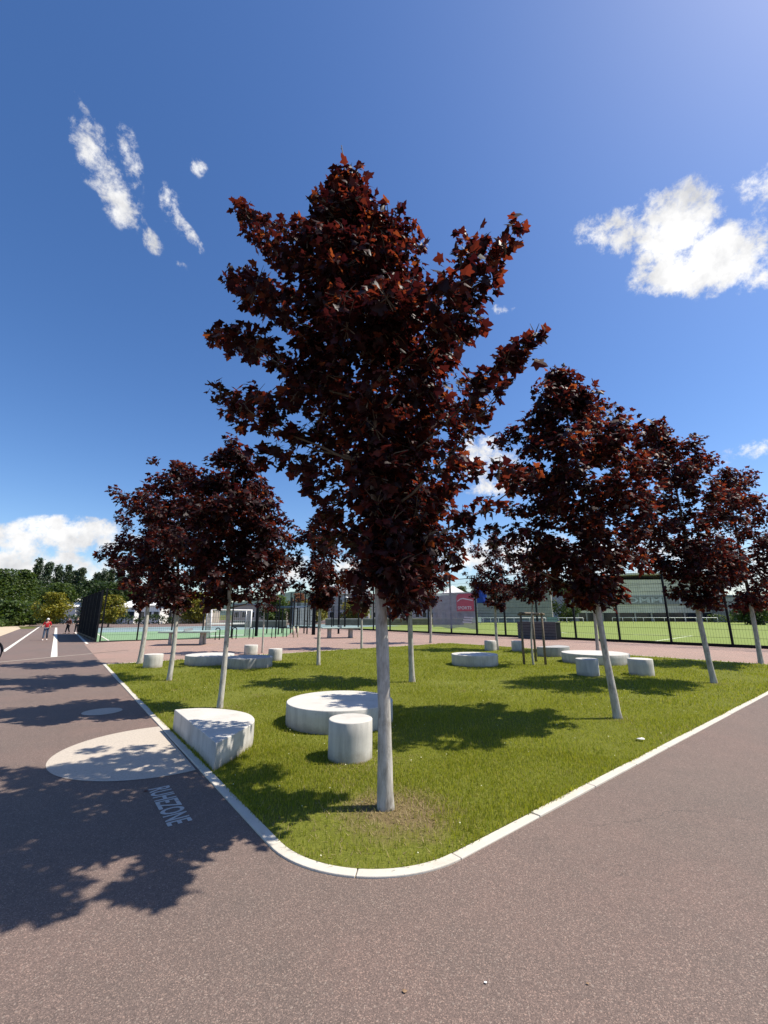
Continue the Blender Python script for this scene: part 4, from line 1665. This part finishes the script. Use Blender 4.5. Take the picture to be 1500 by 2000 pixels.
MB().tube([(0, 0, 0), (0, 0, 4.0)], [.075, .05], 10).build('pole', M['black_metal'], root, True)
MB().tube([(0, 0, 4.0), (0, 0, 4.08), (0, 0, 4.30)], [.55, .52, .06], 20).build('lamp_head', M['grey_metal'], root, True)

# grey slatted hut beyond the rig
q = G(592, 1221)
root = empty('slatted_hut', q, R(20))
tag(root, 'grey slatted flat roofed hut beyond the workout rig', 'hut')
hw = 1.75
MB().box(-hw + .05, hw - .05, -1, 1, 0, 3.4).build('body', M['roof_grey'], root)
for k in range(14):
    x = -hw + .02 + k * (2 * hw / 14)
    MB().box(x, x + .19, -1.06, -1.002, .05, 3.38).build('slat', M['wall_grey'], root)
MB().box(-hw - .1, hw + .1, -1.15, 1.1, 3.402, 3.55).build('roof', M['roof_grey'], root)

# ------------------------------------------------------------------ people
def skin_mesh(name, pts, edges, mat, parent, sub=1):
    me_ = bpy.data.meshes.new(name)
    me_.from_pydata([p[:3] for p in pts], edges, [])
    me_.materials.append(mat)
    ob = link(bpy.data.objects.new(name, me_), parent)
    sk = ob.modifiers.new('skin', 'SKIN')
    sk.use_smooth_shade = True
    for i, p in enumerate(pts):
        sv = me_.skin_vertices[0].data[i]
        sv.radius = (p[3], p[4] if len(p) > 4 else p[3])
        sv.use_root = i == 0
    ss = ob.modifiers.new('sub', 'SUBSURF')
    ss.levels = sub
    ss.render_levels = sub
    return ob


def person(base, H, face, label, shirt, trousers, head, stride=.22, arm=.1, sleeve=None, helmet=False, bend=0.0, mats=None, sit=False):
    """a walking or standing figure; face is the direction it looks (radians)"""
    root = empty('person', (base[0], base[1], base[2] if len(base) > 2 else 0), face - math.pi / 2)
    tag(root, label, 'person')
    s = H / 1.75
    S = lambda *p: tuple(x * s for x in p)
    y = bend
    if not sit:
        legs = [((.09, 0, .92), (.10, stride * .45, .50), (.10, stride, .09), (.10, stride + .13, .035)),
                ((-.09, 0, .92), (-.10, -stride * .15 + .05, .50), (-.10, -stride, .10), (-.10, -stride + .12, .035))]
    else:
        legs = [((.09, 0, .92), (.11, .36, .72), (.11, .26, .30), (.11, .40, .24)), ((-.09, 0, .92), (-.11, .28, .58), (-.11, .16, .14), (-.11, .30, .08))]
    sh_z = 1.43
    hands = [(.24, .22 + arm + y, .95 + arm), (-.24, .08 + arm * .8 + y, .92 + arm)]
    elbows = [(.26, .02 + y * .8, 1.16), (-.26, -.06 + y * .8, 1.16)]
    B = [S(0, 0, .95, .12, .09), S(0, y * .4, 1.2, .115, .085), S(0, y * .8, 1.40, .13, .085), S(0, y, 1.50, .05), S(0, y + .02, 1.60, .075, .085), S(0, y + .02, 1.69, .06, .065)]
    E = [(0, 1), (1, 2), (2, 3), (3, 4), (4, 5)]
    for k, sgn in ((0, 1), (1, -1)):
        n = len(B)
        B += [S(.17 * sgn, y * .8, sh_z, .052), S(*elbows[k], .040), S(*hands[k], .030), S(hands[k][0] * .97, hands[k][1] + .06, hands[k][2] - .02, .032, .018)]
        E += [(2, n), (n, n + 1), (n + 1, n + 2), (n + 2, n + 3)]
    for L in legs:
        n = len(B)
        B += [S(*L[0], .082), S(*L[1], .058), S(*L[2], .040), S(*L[3], .034)]
        E += [(0, n), (n, n + 1), (n + 1, n + 2), (n + 2, n + 3)]
    skin_mesh('body', B, E, M['skin'], root)
    # clothing: slightly larger shells that end at hem and cuff
    T = [S(0, 0, .93, .145, .115), S(0, y * .4, 1.18, .140, .108), S(0, y * .8, 1.38, .150, .108), S(0, y * .95, 1.47, .07)]
    TE = [(0, 1), (1, 2), (2, 3)]
    for k, sgn in ((0, 1), (1, -1)):
        n = len(T)
        T += [S(.18 * sgn, y * .8, sh_z, .070), S(*elbows[k], .056)]
        TE += [(2, n), (n, n + 1)]
    skin_mesh('shirt', T, TE, shirt, root)
    if sleeve:
        for k in (0, 1):
            e, h = np.array(elbows[k]), np.array(hands[k])
            MB().tube([tuple(e * s), tuple((e * .3 + h * .7) * s)], [.055 * s, .045 * s], 8).build('sleeve', sleeve, root, True)
    Q = [S(0, 0, .97, .135, .11)]
    QE = []
    for L in legs:
        n = len(Q)
        Q += [S(*L[0], .100), S(*L[1], .076), S(L[2][0], L[2][1], L[2][2] + .03, .062)]
        QE += [(0, n), (n, n + 1), (n + 1, n + 2)]
    skin_mesh('trousers', Q, QE, trousers, root)
    for L in legs:
        a, b = np.array(L[2]), np.array(L[3])
        MB().tube([tuple((a + np.array([0, -.07, -.05])) * s), tuple((a + np.array([0, 0, -.045])) * s), tuple((b + np.array([0, .0, 0])) * s), tuple((b + np.array([0, .06, 0])) * s)],
                  [.030 * s, .046 * s, .042 * s, .022 * s], 9).build('shoe', M['rubber'] if trousers is not M['denim'] else M['white_cloth'], root, True)
    # hair or helmet: a cap over the upper back of the head
    V, F = [], []
    n1, n2 = 10, 6
    for j in range(n2 + 1):
        for i in range(n1):
            th = 2 * math.pi * i / n1
            ph = (math.pi * .58) * j / n2
            fwd = math.cos(th)
            ph2 = ph * (1 - .22 * max(0, math.sin(th)))
            r_ = (.118 if helmet else .104)
            V.append(S(r_ * .86 * math.sin(ph2) * math.cos(th), y + .01 + r_ * math.sin(ph2) * math.sin(th), 1.645 + r_ * 1.05 * math.cos(ph2)))
    for j in range(n2):
        for i in range(n1):
            F.append((j * n1 + i, j * n1 + (i + 1) % n1, (j + 1) * n1 + (i + 1) % n1, (j + 1) * n1 + i))
    np_mesh('helmet' if helmet else 'hair', V, F, head, root, True)
    # face: eyes, nose, mouth, ears
    for sx in (-1, 1):
        MB().tube([S(.034 * sx, y + .098, 1.625), S(.034 * sx, y + .106, 1.625)], .011 * s, 7).build('eye', M['rubber'], root, True)
        MB().tube([S(.082 * sx, y + .02, 1.585), S(.090 * sx, y + .015, 1.615), S(.086 * sx, y + .01, 1.64)], [.010 * s, .018 * s, .010 * s], 6).build('ear', M['skin'], root, True)
    MB().tube([S(0, y + .095, 1.625), S(0, y + .125, 1.585)], [.008 * s, .015 * s], 6).build('nose', M['skin'], root, True)
    MB().tube([S(-.022, y + .103, 1.548), S(.022, y + .103, 1.548)], .006 * s, 6).build('mouth', M['red_cloth'], root, True)
    return root


q = G(87, 1250.5)
person(q, 1.42, R(-60), 'child in a red top, jeans and pale helmet walking on the left path', M['red_cloth'], M['denim'], M['white_cloth'], .24, .12, None, True)
q = G(131, 1237.5)
person(q, 1.45, R(-100), 'person in dark clothes left of the tall black fence, farther from it', M['maroon_cloth'], M['dark_cloth'], M['hair'], .16, .02, M['maroon_cloth'])
q = G(148, 1237.5)
person(q, 1.48, R(-80), 'person in dark clothes standing right against the tall black fence', M['dark_cloth'], M['dark_cloth'], M['hair'], .10, .02, M['dark_cloth'])

# bicycle entering at the left edge, with its rider
wq = G(-17, 1294)
bd = R(-8)
root = empty('bicycle', (wq[0], wq[1], 0), bd)
tag(root, 'bicycle with dark tyres rolling in at the left picture edge', 'bicycle')
WR = .335
for nm, x in (('front_wheel', 0.0), ('rear_wheel', -1.04)):
    ring = [(x + WR * math.cos(a), 0, WR + WR * math.sin(a)) for a in np.linspace(0, 2 * math.pi, 33)]
    wl = MB().tube(ring, .021, 8, False).build(nm, M['rubber'], root, True)
    ri = [(x + (WR - .03) * math.cos(a), 0, WR + (WR - .03) * math.sin(a)) for a in np.linspace(0, 2 * math.pi, 33)]
    MB().tube(ri, .010, 6, False).build('rim', M['grey_metal'], wl, True)
    mb = MB()
    for k in range(14):
        a = 2 * math.pi * k / 14
        mb.tube([(x, .02 * (-1) ** k, WR), (x + (WR - .03) * math.cos(a), 0, WR + (WR - .03) * math.sin(a))], .0022, 4, False)
    mb.build('spokes', M['grey_metal'], wl)
    MB().tube([(x, -.05, WR), (x, .05, WR)], .022, 8).build('hub', M['grey_metal'], wl, True)
    fe = [(x + (WR + .045) * math.cos(a), 0, WR + (WR + .045) * math.sin(a)) for a in np.linspace(R(5), R(165), 16)]
    MB().tube(fe, .026, 6).build('mudguard', M['black_metal'], root, True)
mb = MB()
mb.tube([(-.20, 0, .86), (-.02, 0, .40)], .018, 8)
for a, b in (((-.20, 0, .86), (-.62, 0, .28)), ((-.19, 0, .80), (-.78, 0, .80)), ((-.62, 0, .28), (-.80, 0, .86)), ((-.62, 0, .28), (-1.04, .05, WR)), ((-.78, 0, .78), (-1.04, .05, WR)), ((-.62, 0, .28), (-1.04, -.05, WR)), ((-.78, 0, .78), (-1.04, -.05, WR)), ((-.20, 0, .86), (-.24, 0, .98))):
    mb.tube([a, b], .016, 7)
mb.build('frame', M['blue_metal'], root, True)
MB().tube([(-.30, -.30, 1.0), (-.22, -.22, 1.02), (-.23, 0, 1.0), (-.22, .22, 1.02), (-.30, .30, 1.0)], .014, 8).build('handlebar', M['black_metal'], root, True)
MB().prism([(-.98, -.08), (-.80, -.07), (-.64, -.025), (-.64, .025), (-.80, .07), (-.98, .08)], .90, .955).build('saddle', M['rubber'], root, bevel=.015)
MB().tube([(-.80, 0, .86), (-.80, 0, .90)], .014, 8).build('seat_post', M['grey_metal'], root, True)
MB().tube([(-.62, -.10, .28), (-.62, .10, .28)], .02, 8).build('crank', M['grey_metal'], root, True)
cs, sn = math.cos(bd), math.sin(bd)
rp = (wq[0] - .82 * cs, wq[1] - .82 * sn, .02)
person(rp, 1.70, bd, 'rider on the bicycle at the left picture edge', M['dark_cloth'], M['denim'], M['white_cloth'], .1, .12, M['white_cloth'], True, .28, sit=True)

# ------------------------------------------------------------------ background trees
def far_tree(base, H, Rw, label, mat, seed, shape='round', n=2200, leaf=.5, trunk=.22, clear=.18, group='trees in the background', cat='tree', name='tree'):
    g = np.random.default_rng(seed)
    root = empty(name, (base[0], base[1], 0))
    tag(root, label, cat, group)
    MB().tube([(0, 0, -.1), (.05, 0, H * .3), (0, .05, H * .92)], [trunk, trunk * .75, .04], 8).build('trunk', M['bark_brown'], root, True)
    zb = H * clear
    cl = []
    k = 0
    nc = 120 if shape == 'poplar' else 60
    while k < nc:
        t = g.random()
        if shape == 'round':
            s = max(.25, math.sin(math.pi * (.12 + .80 * t)))
        elif shape == 'poplar':
            s = max(.3, math.sin(math.pi * (.15 + .80 * t)) ** .6) * (1 - .25 * t)
        else:
            s = max(.15, 1 - t * .95)
        r = Rw * (g.uniform(.28, .5) if shape == 'poplar' else g.uniform(.16, .36))
        q = max(.02, Rw * s - r * .5) * math.sqrt(g.random())
        a = g.uniform(0, 2 * math.pi)
        cl.append((np.array([q * math.cos(a), q * math.sin(a), zb + (H - zb) * t * .96 + r * .1]), r))
        k += 1
    pos, out = [], []
    per = n // nc
    for c, r in cl:
        d = g.normal(0, 1, (per, 3))
        d /= np.linalg.norm(d, axis=1, keepdims=True)
        pos.append(np.minimum(c + d * (r * g.random(per) ** .4)[:, None], [1e9, 1e9, H]))
        out.append(d)
    pos, out = np.concatenate(pos), np.concatenate(out)
    fr = frames(pos, out, .6, g)
    quad = (np.array([(-.32, 0, 0), (.32, .1, 0), (.42, .7, -.08), (-.2, 1, -.05)]), np.array([(0, 1, 2), (0, 2, 3)]))
    V, F = leaves_mesh(pos, fr, leaf * g.uniform(.6, 1.3, len(pos)), quad)
    c = np_mesh('crown', V, F, mat, root)
    tag(c, kind='stuff')
    mb = MB()
    for c_, r in cl[:10]:
        mb.tube([(0, 0, max(zb * .8, c_[2] - np.hypot(c_[0], c_[1]) - .3)), tuple(c_)], [trunk * .35, .03], 5)
    mb.build('limbs', M['bark_brown'], root)
    return root


def at_px(u, Y):
    d = ray(u, 1201)
    return (CO + Y / d[1] * d)[:2]


def hgt(u, v, Y):
    return P(u, v, Y)[2]


# poplars, tall, behind the left path
plist = [(58, 1090, 105), (80, 1096, 104), (100, 1100, 108), (119, 1102, 106), (133, 1111, 110), (147, 1108, 107), (178, 1118, 112), (192, 1110, 106), (206, 1112, 110), (224, 1108, 108), (245, 1120, 112)]
words = ['leftmost', 'second', 'third', 'fourth', 'fifth', 'sixth', 'seventh', 'eighth', 'ninth', 'tenth', 'eleventh']
for i, (u, v, Y) in enumerate(plist):
    far_tree(at_px(u, Y), hgt(u, v, Y), 1.75, words[i] + ' slim poplar from the left in the row behind the wood', M['green_poplar'], 60 + i, 'poplar', 6000, .36, .25, .05, 'poplars on the left skyline', name='poplar_tree')
wl = [(-14, 1112, 78, 5.2, 'green_mid'), (26, 1114, 84, 4.6, 'green_mid'), (52, 1134, 92, 4.6, 'green_dark'), (78, 1142, 96, 4.6, 'green_dark'), (112, 1140, 90, 4.6, 'green_mid'), (142, 1146, 96, 4.6, 'green_dark'),
      (172, 1136, 95, 5.0, 'green_dark'), (205, 1138, 92, 5.5, 'green_dark'), (238, 1140, 92, 5.0, 'green_mid'), (272, 1150, 95, 5.0, 'green_dark'), (312, 1150, 95, 6.0, 'green_dark'), (360, 1158, 98, 6.0, 'green_mid')]
for i, (u, v, Y, rw, mn) in enumerate(wl):
    far_tree(at_px(u, Y), hgt(u, v, Y), rw, words[i % 11] + (' broad' if mn == 'green_mid' else ' dark broad') + ' tree from the left in the wood below the poplars' if i < 11 else 'last broad tree of the wood, behind the left maples',
             M[mn], 80 + i, 'round', 11000, .34, .3, .04, 'broad trees of the wood on the left', name='broadleaf_tree')
far_tree(at_px(103, 62), hgt(103, 1159, 62), 2.6, 'yellow green young tree at the end of the left path', M['green_yellow'], 101, 'round', 3600, .26, .11, .24, 'yellow green young trees', name='young_tree')
far_tree(at_px(146, 100), hgt(146, 1158, 100), 2.6, 'olive green young tree left of the tall black fence', M['green_mid'], 102, 'round', 3200, .26, .11, .22, 'yellow green young trees', name='young_tree')
far_tree(at_px(214, 60), hgt(214, 1163, 60), 2.3, 'yellow green young tree right of the tall black fence', M['green_yellow'], 103, 'round', 3600, .26, .11, .22, 'yellow green young trees', name='young_tree')
for i, (u, v, Y, rw, mn, lb) in enumerate(((20, 1175, 66, 4.2, 'green_mid', 'low bushy tree at the left edge beyond the sand path'), (58, 1180, 74, 3.0, 'green_dark', 'low dark bush beyond the end of the sand path'),
                                           (380, 1160, 85, 4.0, 'green_yellow', 'yellowish tree seen between the two left maple crowns'), (540, 1165, 80, 3.5, 'green_mid', 'green tree behind the workout rig on the left'),
                                           (583, 1160, 95, 3.0, 'orange_leaf', 'orange leaved tree beyond the grey hut'), (612, 1168, 88, 3.2, 'green_yellow', 'yellow green tree right of the grey hut'),
                                           (688, 1170, 85, 3.2, 'green_yellow', 'yellow green tree beside the lamp post'), (903, 1146, 120, 3.5, 'green_mid', 'green tree beyond the grey fence banner'),
                                           (937, 1138, 115, 4.0, 'green_mid', 'taller green tree right of the grey fence banner'),
                                           (1105, 1142, 100, 4.6, 'green_mid', 'bright green tree between the two large halls'), (1470, 1180, 75, 3.0, 'green_mid', 'green shrub tree at the far right of the field'))):
    far_tree(at_px(u, Y), hgt(u, v, Y), rw, lb, M[mn], 120 + i, 'round', 3600, .38, .16, .10, 'trees around the sports ground', name='background_tree')


# hedge rows: low clipped shrubs at the end of the paths
def hedge(a, b, h, w, label, mat, seed):
    g = np.random.default_rng(seed)
    a, b = np.array(a), np.array(b)
    L = np.linalg.norm(b - a)
    n = int(L * 90)
    t = g.random(n)
    p = a + (b - a) * t[:, None]
    nn = np.array([-(b - a)[1], (b - a)[0]]) / L
    s = g.normal(0, .4, n).clip(-1, 1) * w
    z = h * g.random(n) ** .7 * (1 + .2 * np.sin(t * L * 1.1))
    pos = np.c_[p + nn * s[:, None], z]
    out = g.normal(0, 1, (n, 3))
    out /= np.linalg.norm(out, axis=1, keepdims=True)
    quad = (np.array([(-.32, 0, 0), (.32, .1, 0), (.42, .7, -.08), (-.2, 1, -.05)]), np.array([(0, 1, 2), (0, 2, 3)]))
    V, F = leaves_mesh(pos, frames(pos, out, .6, g), .3 * g.uniform(.6, 1.3, n), quad)
    o_ = np_mesh('hedge', V, F, mat)
    return tag(o_, label, 'hedge')


hedge(at_px(70, 82), at_px(345, 78), 1.5, 1.0, 'dark hedge along the far side of the courts', M['green_dark'], 200)
hedge(at_px(-10, 60), at_px(55, 75), .9, 1.2, 'low rough hedge along the sand path', M['green_mid'], 201)
hedge(at_px(1380, 96), at_px(1540, 92), 1.6, 1.0, 'low hedge at the right end of the field', M['green_mid'], 202)

# ------------------------------------------------------------------ buildings
def hall(name, a, b, depth, h, label, mat, bands, cols=0, roof='flat', base_h=2.2, text=None):
    """long hall between two ground points: base, cladding bands, roof"""
    a, b = np.array(a, float), np.array(b, float)
    L = float(np.linalg.norm(b - a))
    root = empty(name, (a[0], a[1], 0), math.atan2(*(b - a)[::-1]))
    tag(root, label, 'building')
    MB().box(0, L, .3, depth, 0, h - .05).build('wall', M['wall_grey'], root)
    if base_h:
        MB().box(.2, L - .2, .18, .298, .05, base_h).build('glazing', M['glass_dark'], root)
    bh = (h - base_h) / bands
    for j in range(bands):
        z0 = base_h + j * bh
        MB().box(0, L, .12 + .02 * (j % 2), .296, z0 + .02, z0 + bh - .04).build('cladding_band', mat, root)
    for k in range(cols):
        x = L * (k + .5) / cols
        MB().box(x - .18, x + .18, -.1, .11, 0, base_h + .05).build('column', M['wall_beige'], root)
    if roof == 'flat':
        MB().box(-.3, L + .3, -.1, depth + .3, h + .001, h + .35).build('roof', M['roof_grey'], root)
    elif roof == 'barrel':
        V, F = [], []
        n = 16
        for i in range(n + 1):
            t = i / n
            x = -.4 + (L + .8) * t
            z = h + 2.6 * math.sin(math.pi * (.12 + .76 * t)) - .9
            V += [(x, -.6, z), (x, depth + .6, z), (x, -.6, z - .45 if 0 < i < n else h), (x, depth + .6, h)]
        for i in range(n):
            k = i * 4
            F += [(k, k + 4, k + 5, k + 1), (k + 2, k + 6, k + 4, k), (k + 1, k + 5, k + 7, k + 3), (k + 2, k + 3, k + 7, k + 6)]
        me_ = bpy.data.meshes.new('roof')
        me_.from_pydata(V, [], F)
        me_.materials.append(M['clad_light'])
        link(bpy.data.objects.new('roof', me_), root)
    return root, L


Ya = 112.0
ra = at_px(1130, Ya)
rb_ = at_px(1420, Ya - 4)
arena, La = hall('arena_hall', ra, rb_, 30, 10.4, 'long beige banded hall with faded lettering behind the playing field', M['clad_light'], 8, 9, 'barrel', 2.1)
mb = MB().box(La * .30, La * .86, -.02, .10, 4.15, 6.35)
mb.build('sign_band', M['clad'], arena)
me = text_mesh('OMMI  TH', La * .47, 1.35, .02, .01)
me.materials.append(M['letter_grey'])
tx = link(bpy.data.objects.new('lettering', me), arena)
tx.location = (La * .34, -.045, 4.55)
tx.rotation_euler = (math.pi / 2, 0, 0)
hall('grey_hall', at_px(925, 98), at_px(1079, 92), 22, 7.8, 'grey hall with horizontal boarding left of the bright green tree', M['clad'], 12, 0, 'flat', .0)
hall('low_building', at_px(1425, 100), at_px(1580, 96), 14, 5.6, 'low grey building at the right end of the playing field', M['wall_grey'], 3, 6, 'flat', 2.6)


def house(u0, u1, Y, h, ridge, label, wall, roof, rows, colsn, depth=9, cat='building', name='house'):
    a, b = at_px(u0, Y), at_px(u1, Y)
    L = float(np.linalg.norm(b - a))
    root = empty(name, (a[0], a[1], 0), math.atan2(*(b - a)[::-1]))
    tag(root, label, cat)
    MB().box(0, L, 0, depth, 0, h).build('wall', wall, root)
    if ridge:
        V = [(-.4, -.4, h + .002), (L + .4, -.4, h + .002), (L + .4, depth + .4, h + .002), (-.4, depth + .4, h + .002), (.8, depth / 2, h + ridge), (L - .8, depth / 2, h + ridge)]
        F = [(0, 1, 5, 4), (2, 3, 4, 5), (1, 2, 5), (3, 0, 4), (3, 2, 1, 0)]
        me_ = bpy.data.meshes.new('roof')
        me_.from_pydata(V, [], F)
        me_.materials.append(roof)
        link(bpy.data.objects.new('roof', me_), root)
    else:
        MB().box(-.2, L + .2, -.2, depth + .2, h + .002, h + .3).build('roof', roof, root)
    for j in range(rows):
        for i in range(colsn):
            x = L * (i + .5) / colsn
            z = 1.0 + j * 2.8
            w = MB().box(x - .55, x + .55, -.05, -.002, z, z + 1.3).build('window', M['wall_white'], root)
            MB().box(x - .47, x + .47, -.07, -.052, z + .08, z + 1.22).build('pane', M['glass_dark'], w)
    return root


house(120, 146, 88, 3.2, 2.2, 'white gabled building left of the tall black fence', M['wall_white'], M['wall_white'], 0, 0, 8)
house(222, 262, 82, 3.0, 1.4, 'white low building behind the court on the left', M['wall_white'], M['wall_white'], 1, 4, 8)
house(270, 312, 84, 3.4, 1.2, 'white building behind the leftmost maple trunk', M['wall_white'], M['wall_white'], 1, 3, 8)
house(326, 400, 88, 3.0, 1.2, 'pale building between the left maple trunks', M['wall_beige'], M['roof_red'], 1, 6, 8)
house(455, 560, 92, 3.6, 0, 'beige flat building behind the steel goal', M['wall_beige'], M['roof_grey'], 1, 7, 8)
house(640, 720, 98, 6.2, 2.4, 'grey house with a steep roof behind the lamp post', M['wall_grey'], M['roof_grey'], 2, 5, 9)
house(725, 850, 105, 4.2, 0, 'long low grey building behind the big maple trunk', M['wall_grey'], M['roof_grey'], 1, 9, 9)
house(845, 935, 110, 6.0, 0, 'grey flat building behind the fence banner', M['wall_grey'], M['roof_grey'], 1, 6, 9)

# white pointed tent roof
tp = at_px(886, 104)
root = empty('tent_roof', (tp[0], tp[1], 0))
tag(root, 'white pointed tent roof above the fence banner', 'tent')
tw_ = 2.6
me = bpy.data.meshes.new('canopy')
me.from_pydata([(-tw_, -tw_, 6.6), (tw_, -tw_, 6.6), (tw_, tw_, 6.6), (-tw_, tw_, 6.6), (0, 0, 8.5)], [], [(0, 1, 4), (1, 2, 4), (2, 3, 4), (3, 0, 4), (3, 2, 1, 0)])
me.materials.append(M['wall_white'])
link(bpy.data.objects.new('canopy', me), root)
for sx in (-1, 1):
    for sy in (-1, 1):
        MB().tube([(sx * (tw_ - .1), sy * (tw_ - .1), 0), (sx * (tw_ - .1), sy * (tw_ - .1), 6.59)], .06, 6).build('pole', M['grey_metal'], root)

# low brown wall and white barrier rail at the far side of the field
def low_wall(a, b, h, label, mat, name='low_wall'):
    a, b = np.array(a), np.array(b)
    L = float(np.linalg.norm(b - a))
    root = empty(name, (a[0], a[1], 0), math.atan2(*(b - a)[::-1]))
    tag(root, label, 'wall')
    MB().box(0, L, 0, .3, 0, h).build('wall_body', mat, root)
    MB().box(-.05, L + .05, -.06, .36, h + .001, h + .12).build('coping', M['wall_beige'], root)
    return root


low_wall(at_px(636, 70), at_px(905, 74), .95, 'low brown wall along the far edge of the turf', M['brown_wall'])
low_wall(at_px(455, 60), at_px(560, 58), .8, 'low brown wall behind the steel goal', M['brown_wall'])


def rail(a, b, n, h, label):
    a, b = np.array(a), np.array(b)
    L = float(np.linalg.norm(b - a))
    root = empty('barrier_rail', (a[0], a[1], 0), math.atan2(*(b - a)[::-1]))
    tag(root, label, 'railing')
    MB().tube([(0, 0, h), (L, 0, h)], .05, 8).build('top_rail', M['white_metal'], root, True)
    for i in range(n + 1):
        MB().tube([(L * i / n, 0, 0), (L * i / n, 0, h - .03)], .035, 6).build('post', M['white_metal'], root, True)
    return root


rail(at_px(928, 84), at_px(1065, 82), 9, 1.1, 'white barrier rail before the grey hall')
rail(at_px(1075, 84), at_px(1138, 82), 4, 1.1, 'white barrier rail below the bright green tree')
rail(at_px(1195, 88), at_px(1400, 86), 10, 1.1, 'white barrier rail before the long beige hall')
for i, (u, Y, lb) in enumerate(((930, 80, 'white board sign at the left end of the barrier rail'), (1078, 78, 'pale blue board lying by the barrier rail end'))):
    p = at_px(u, Y)
    root = empty('board_sign', (p[0], p[1], 0))
    tag(root, lb, 'sign')
    MB().box(-.9, .9, -.03, .03, .35, 1.25).build('board', M['wall_white'] if i == 0 else M['court_blue'], root)
    for s in (-1, 1):
        MB().box(s * .7 - .04, s * .7 + .04, .032, .10, 0, 1.1).build('leg', M['grey_metal'], root)

# wooded hills on the horizon
def hill(u0, u1, Y, vtop, label, seed):
    g = np.random.default_rng(seed)
    a, b = at_px(u0, Y), at_px(u1, Y)
    n, m = 60, 8
    V, F = [], []
    hmax = hgt((u0 + u1) / 2, vtop, Y)
    ph = g.uniform(0, 6, 6)
    for i in range(n + 1):
        t = i / n
        for j in range(m + 1):
            s = j / m
            e = math.sin(math.pi * t) ** .6
            hh = hmax * e * math.sin(math.pi / 2 * min(1, s * 1.6)) * (1 + .10 * math.sin(9 * t + ph[0]) + .05 * math.sin(23 * t + ph[1])) + g.uniform(-1.5, 1.5) * (1 if j else 0)
            V.append((a[0] + (b[0] - a[0]) * t, a[1] + (b[1] - a[1]) * t + s * 700, hh - 1))
    for i in range(n):
        for j in range(m):
            k = i * (m + 1) + j
            F.append((k, k + m + 1, k + m + 2, k + 1))
    o_ = np_mesh('hill', V, F, M['hill'], None, True)
    return tag(o_, kind='structure')


hill(300, 900, 1500, 1143, 'h', 1)
hill(760, 1300, 1900, 1141, 'h', 2)
hill(1200, 1900, 1700, 1150, 'h', 3)
